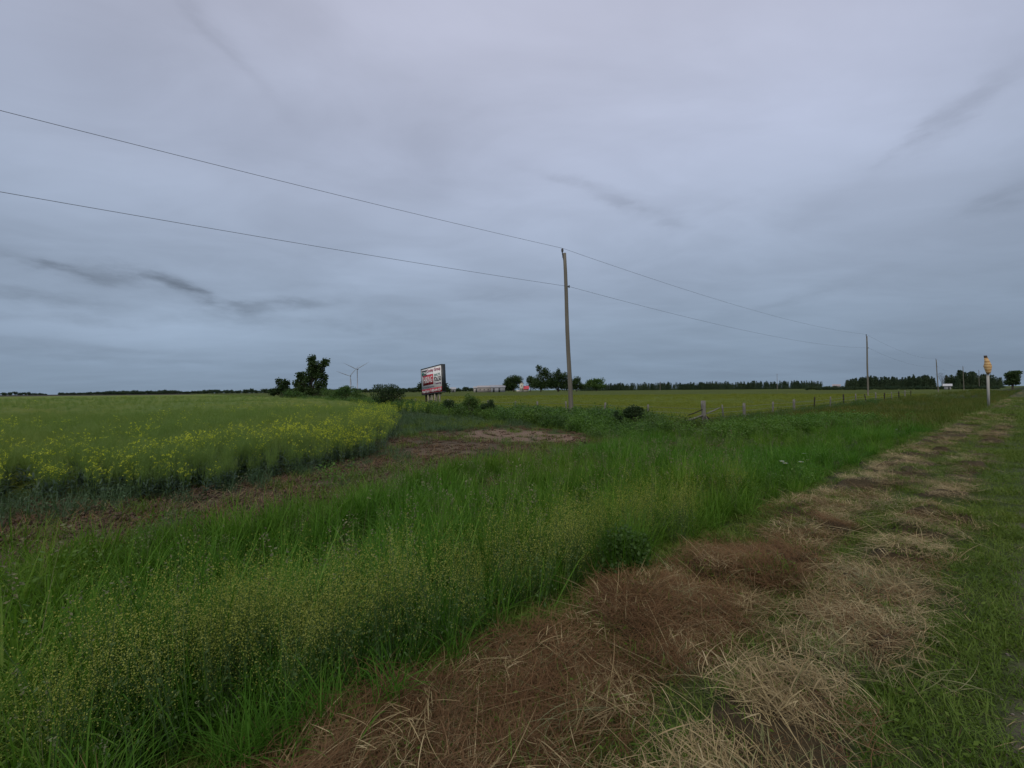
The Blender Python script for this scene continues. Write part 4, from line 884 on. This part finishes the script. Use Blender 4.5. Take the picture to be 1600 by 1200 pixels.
def turbine(px, Z, hub_py, blades, label):
    b = at_px(px, Z); gz = float(height(b[0], b[1])); h = at_px(px, Z, hub_py)[2] - gz; s = Z / FPX
    m = MATS.get('turbine_white') or simple('turbine_white', (.30, .32, .35), (.27, .29, .32), 1, .5, .3); MATS['turbine_white'] = m
    root = empty('wind_turbine', (b[0], b[1], gz), label, 'wind turbine', 'wind turbines on the horizon')
    g = Geo(); g.tube([[0, 0, 0], [0, 0, h]], [s * .85, s * .5], 14); link('tower', g.mesh('tower', [m], True), root)
    g = Geo(); g.box([0, 2, h + s * .3], [s * 1.2, 10, s * 1.2]); link('nacelle', g.mesh('nacelle', [m]), root)
    g = Geo(); g.tube([[0, -5.5, h], [0, -4, h], [0, -3, h]], [.4, 1.6, 1.9], 10); hub = link('hub', g.mesh('hub', [m], True), root)
    for ang in blades:
        d = np.array([math.cos(ang), 0, math.sin(ang)]); L = 24 * s * (.95 if Z < 2000 else .78)
        g = Geo(); nn = np.array([-d[2], 0, d[0]]); V = []; 
        for t_, w, th in [(0, .35, .3), (.08, .5, .3), (.22, .85, .16), (.5, .6, .1), (.8, .38, .06), (1, .12, .03)]:
            p = d * L * t_ + [0, -4.2 - t_ * 1.5, h]
            for a_, b_ in ((-.3, 0), (0, -.5), (.7, 0), (0, .5)): V.append(p + nn * a_ * w * s * 1.3 + np.array([0, 1, 0]) * b_ * th * s * 1.6)
        F = [[i * 4 + j, i * 4 + (j + 1) % 4, i * 4 + 4 + (j + 1) % 4, i * 4 + 4 + j] for i in range(5) for j in range(4)] + [[20, 21, 22, 23]]
        g.add(V, F, .5); link('blade', g.mesh('blade', [m], True), root)
turbine(558.5, 1450, 577, (R(30), R(154), R(272)), 'nearer larger wind turbine on the horizon right of the tall tree')
turbine(547.5, 1900, 587.5, (R(48), R(160), R(280)), 'farther smaller wind turbine overlapping behind the nearer one')

def barn(px0, px1, Z, y_eave, y_ridge, depth, roofc, wallc, name, label, cat, base=None, ridge_along=True, details=()):
    a = at_px(px0, Z); b = at_px(px1, Z); gz = float(height((a[0] + b[0]) / 2, Z)); w = b[0] - a[0]; cx = (a[0] + b[0]) / 2; w *= math.cos(math.atan2(cx, Z))
    ze = at_px((px0 + px1) / 2, Z, y_eave)[2] - gz; zr = at_px((px0 + px1) / 2, Z, y_ridge)[2] - gz
    root = empty(name, (cx, Z, gz), label, cat, None, -math.atan2(cx, Z))
    wm = simple('wall_' + name, wallc, tuple(x * .85 for x in wallc), .4, .8, .1); rm = simple('roof_' + name, roofc, tuple(x * .85 for x in roofc), .4, .6, .3)
    g = Geo(); h = w / 2; d = depth
    if ridge_along:
        g.box([0, d / 2, ze / 2 - .3], [w, d, ze + .6])
        g.add([[-h, 0, ze], [-h, d, ze], [-h, d / 2, zr - .1], [-h, d / 2, zr - .1], [h, 0, ze], [h, d, ze], [h, d / 2, zr - .1], [h, d / 2, zr - .1]], [[0, 1, 2, 3], [4, 5, 6, 7]], .5)
        link('wall', g.mesh('wall', [wm]), root)
        g = Geo(); o = .5
        for sgn in (0, 1):
            y0 = -o if sgn == 0 else d + o
            V = [[-h - o, y0, ze - .15], [h + o, y0, ze - .15], [h + o, d / 2, zr], [-h - o, d / 2, zr]]; V += [[p[0], p[1], p[2] + .2] for p in V]
            g.add(V, [[0, 1, 2, 3], [4, 5, 6, 7], [0, 1, 5, 4], [0, 3, 7, 4], [1, 2, 6, 5]], .5)
        link('roof', g.mesh('roof', [rm]), root)
    else:
        g.box([0, d / 2, ze / 2 - .3], [w, d, ze + .6]); g.add([[-h, 0, ze], [h, 0, ze], [0, 0, zr - .1], [0, 0, zr - .1], [-h, d, ze], [h, d, ze], [0, d, zr - .1], [0, d, zr - .1]], [[0, 1, 2, 3], [4, 5, 6, 7]], .5)
        link('wall', g.mesh('wall', [wm]), root); g = Geo()
        for sx in (-1, 1):
            V = [[sx * (h + .4), -.5, ze - .15], [sx * (h + .4), d + .5, ze - .15], [0, d + .5, zr], [0, -.5, zr]]; V += [[p[0], p[1], p[2] + .2] for p in V]
            g.add(V, [[0, 1, 2, 3], [4, 5, 6, 7], [0, 1, 5, 4], [0, 3, 7, 4], [1, 2, 6, 5]], .5)
        link('roof', g.mesh('roof', [rm]), root)
    gl = MATS.get('dark_pane') or simple('dark_pane', (.03, .035, .04), None, 3, .3, .5); MATS['dark_pane'] = gl
    for nm, fx, fz, fw, fh in details:
        g = Geo(); g.box([fx * w, -.04, fz * ze], [fw * w, .1, fh * ze]); link(nm, g.mesh(nm, [gl]), root)
    return root
FZ = 380
barn(767, 789, FZ, 605, 601.5, 16, (.42, .43, .46), (.30, .31, .33), 'metal_barn', 'long grey roofed metal barn beside the farm trees', 'barn', details=[('door', -.3, .4, .12, .8), ('door', .1, .4, .12, .8)])
barn(746, 767, FZ, 605.2, 602.6, 14, (.50, .46, .44), (.33, .30, .28), 'long_shed', 'long low pinkish white shed at the left of the barn', 'shed', details=[('window', -.3, .55, .06, .3), ('window', 0, .55, .06, .3), ('window', .3, .55, .06, .3)])
barn(740, 747, FZ + 25, 606, 604, 12, (.5, .48, .46), (.42, .40, .38), 'small_shed', 'small pale shed at the left end of the farmyard', 'shed', details=[('door', .1, .4, .3, .8)])
barn(704, 712, FZ + 60, 608, 605.3, 10, (.5, .5, .5), (.3, .3, .3), 'far_shed', 'tiny pale roofed shed alone right of the billboard', 'shed', details=[('door', 0, .4, .3, .7)])
hs = barn(812, 818, FZ - 15, 599.5, 596.8, 8, (.35, .2, .2), (.56, .54, .48), 'farmhouse', 'cream farmhouse with a red roofed wing between the trees', 'house', ridge_along=False, details=[('window', -.2, .35, .14, .2), ('window', .2, .35, .14, .2), ('window', 0, .75, .14, .18)])
s_ = (FZ - 15) / FPX; wl = simple('farmhouse_cream', (.56, .53, .46), None, 1, .8); rr_ = simple('farmhouse_red', (.52, .07, .10), (.44, .06, .08), 1, .6)
w_ = 8 * s_; x0 = 3 * s_; ze = 5.2 * s_; zr = 9.2 * s_
g = Geo(); g.box([x0 + w_ / 2, 4, ze / 2], [w_, 7.6, ze]); link('wing', g.mesh('wing', [wl]), hs)
g = Geo(); g.add([[x0 - .3, -.6, ze - .5], [x0 + w_ + .4, -.6, ze - .5], [x0 + w_ + .4, 4, zr], [x0 - .3, 4, zr], [x0 - .3, -.6, ze - .3], [x0 + w_ + .4, -.6, ze - .3], [x0 + w_ + .4, 4, zr + .2], [x0 - .3, 4, zr + .2]], [[0, 1, 2, 3], [4, 5, 6, 7], [0, 1, 5, 4]], .5)
g.add([[x0 - .3, 8.6, ze - .5], [x0 + w_ + .4, 8.6, ze - .5], [x0 + w_ + .4, 4, zr], [x0 - .3, 4, zr]], [[0, 1, 2, 3]], .5); link('wing_roof', g.mesh('wing_roof', [rr_]), hs)
g = Geo(); g.box([-5.5 * s_, 3, 1.6 * s_], [5 * s_, 6, 3.2 * s_]); link('annex', g.mesh('annex', [wl]), hs)
barn(1475, 1486, 210, 602.8, 600.2, 9, (.52, .53, .55), (.34, .34, .34), 'white_shed', 'pale roofed shed in front of the spruces on the right', 'shed', details=[('door', .2, .4, .2, .8)])
barn(1301, 1313, 480, 603, 600.6, 9, (.36, .32, .33), (.30, .28, .27), 'horizon_house', 'small distant brownish building between the two conifer woods', 'house', details=[('window', -.2, .5, .1, .3), ('window', .2, .5, .1, .3)])

# small white flowers in the verge
def daisies():
    pet = simple('white_petal', (.75, .75, .72), (.65, .66, .62), 5, .6); yc = simple('flower_centre', (.5, .4, .05), None, 5, .7)
    for px, py, Z in [(1222, 724, 9.3), (1227, 727, 9.2), (1257, 712, 10.4), (1252, 725, 9.4), (1262, 722, 9.8), (1286, 711, 10.8), (1291, 712, 10.8), (1316, 704, 12), (1400, 674, 17)]:
        py -= 3
        q = at_px(px, Z, py); gz = float(height(q[0], q[1])); root = empty('daisy', (q[0], q[1], gz), 'white flower head showing above the verge grass', 'flower', 'white flowers scattered in the verge')
        h = q[2] - gz; g = Geo(); g.ribbons(1, 0, (h, h), (.005, .006), 4, (0, .02), (0, .02), base=np.zeros((1, 3))); link('stem', g.mesh('stem', [G_STEM]), root)
        g = Geo()
        for k in range(12):
            a = k * .5236; d = np.array([math.cos(a), math.sin(a), .15]); e = np.array([-math.sin(a), math.cos(a), 0]); c = np.array([0, 0, h])
            g.add([c, c + d * .03 + e * .012, c + d * .06, c + d * .03 - e * .012], [[0, 1, 2, 3]], .5)
        link('petals', g.mesh('petals', [pet]), root)
        g = Geo(); g.tube([[0, 0, h - .003], [0, 0, h + .008]], [.011, .007], 8); link('flower_centre', g.mesh('centre', [yc]), root)
daisies()
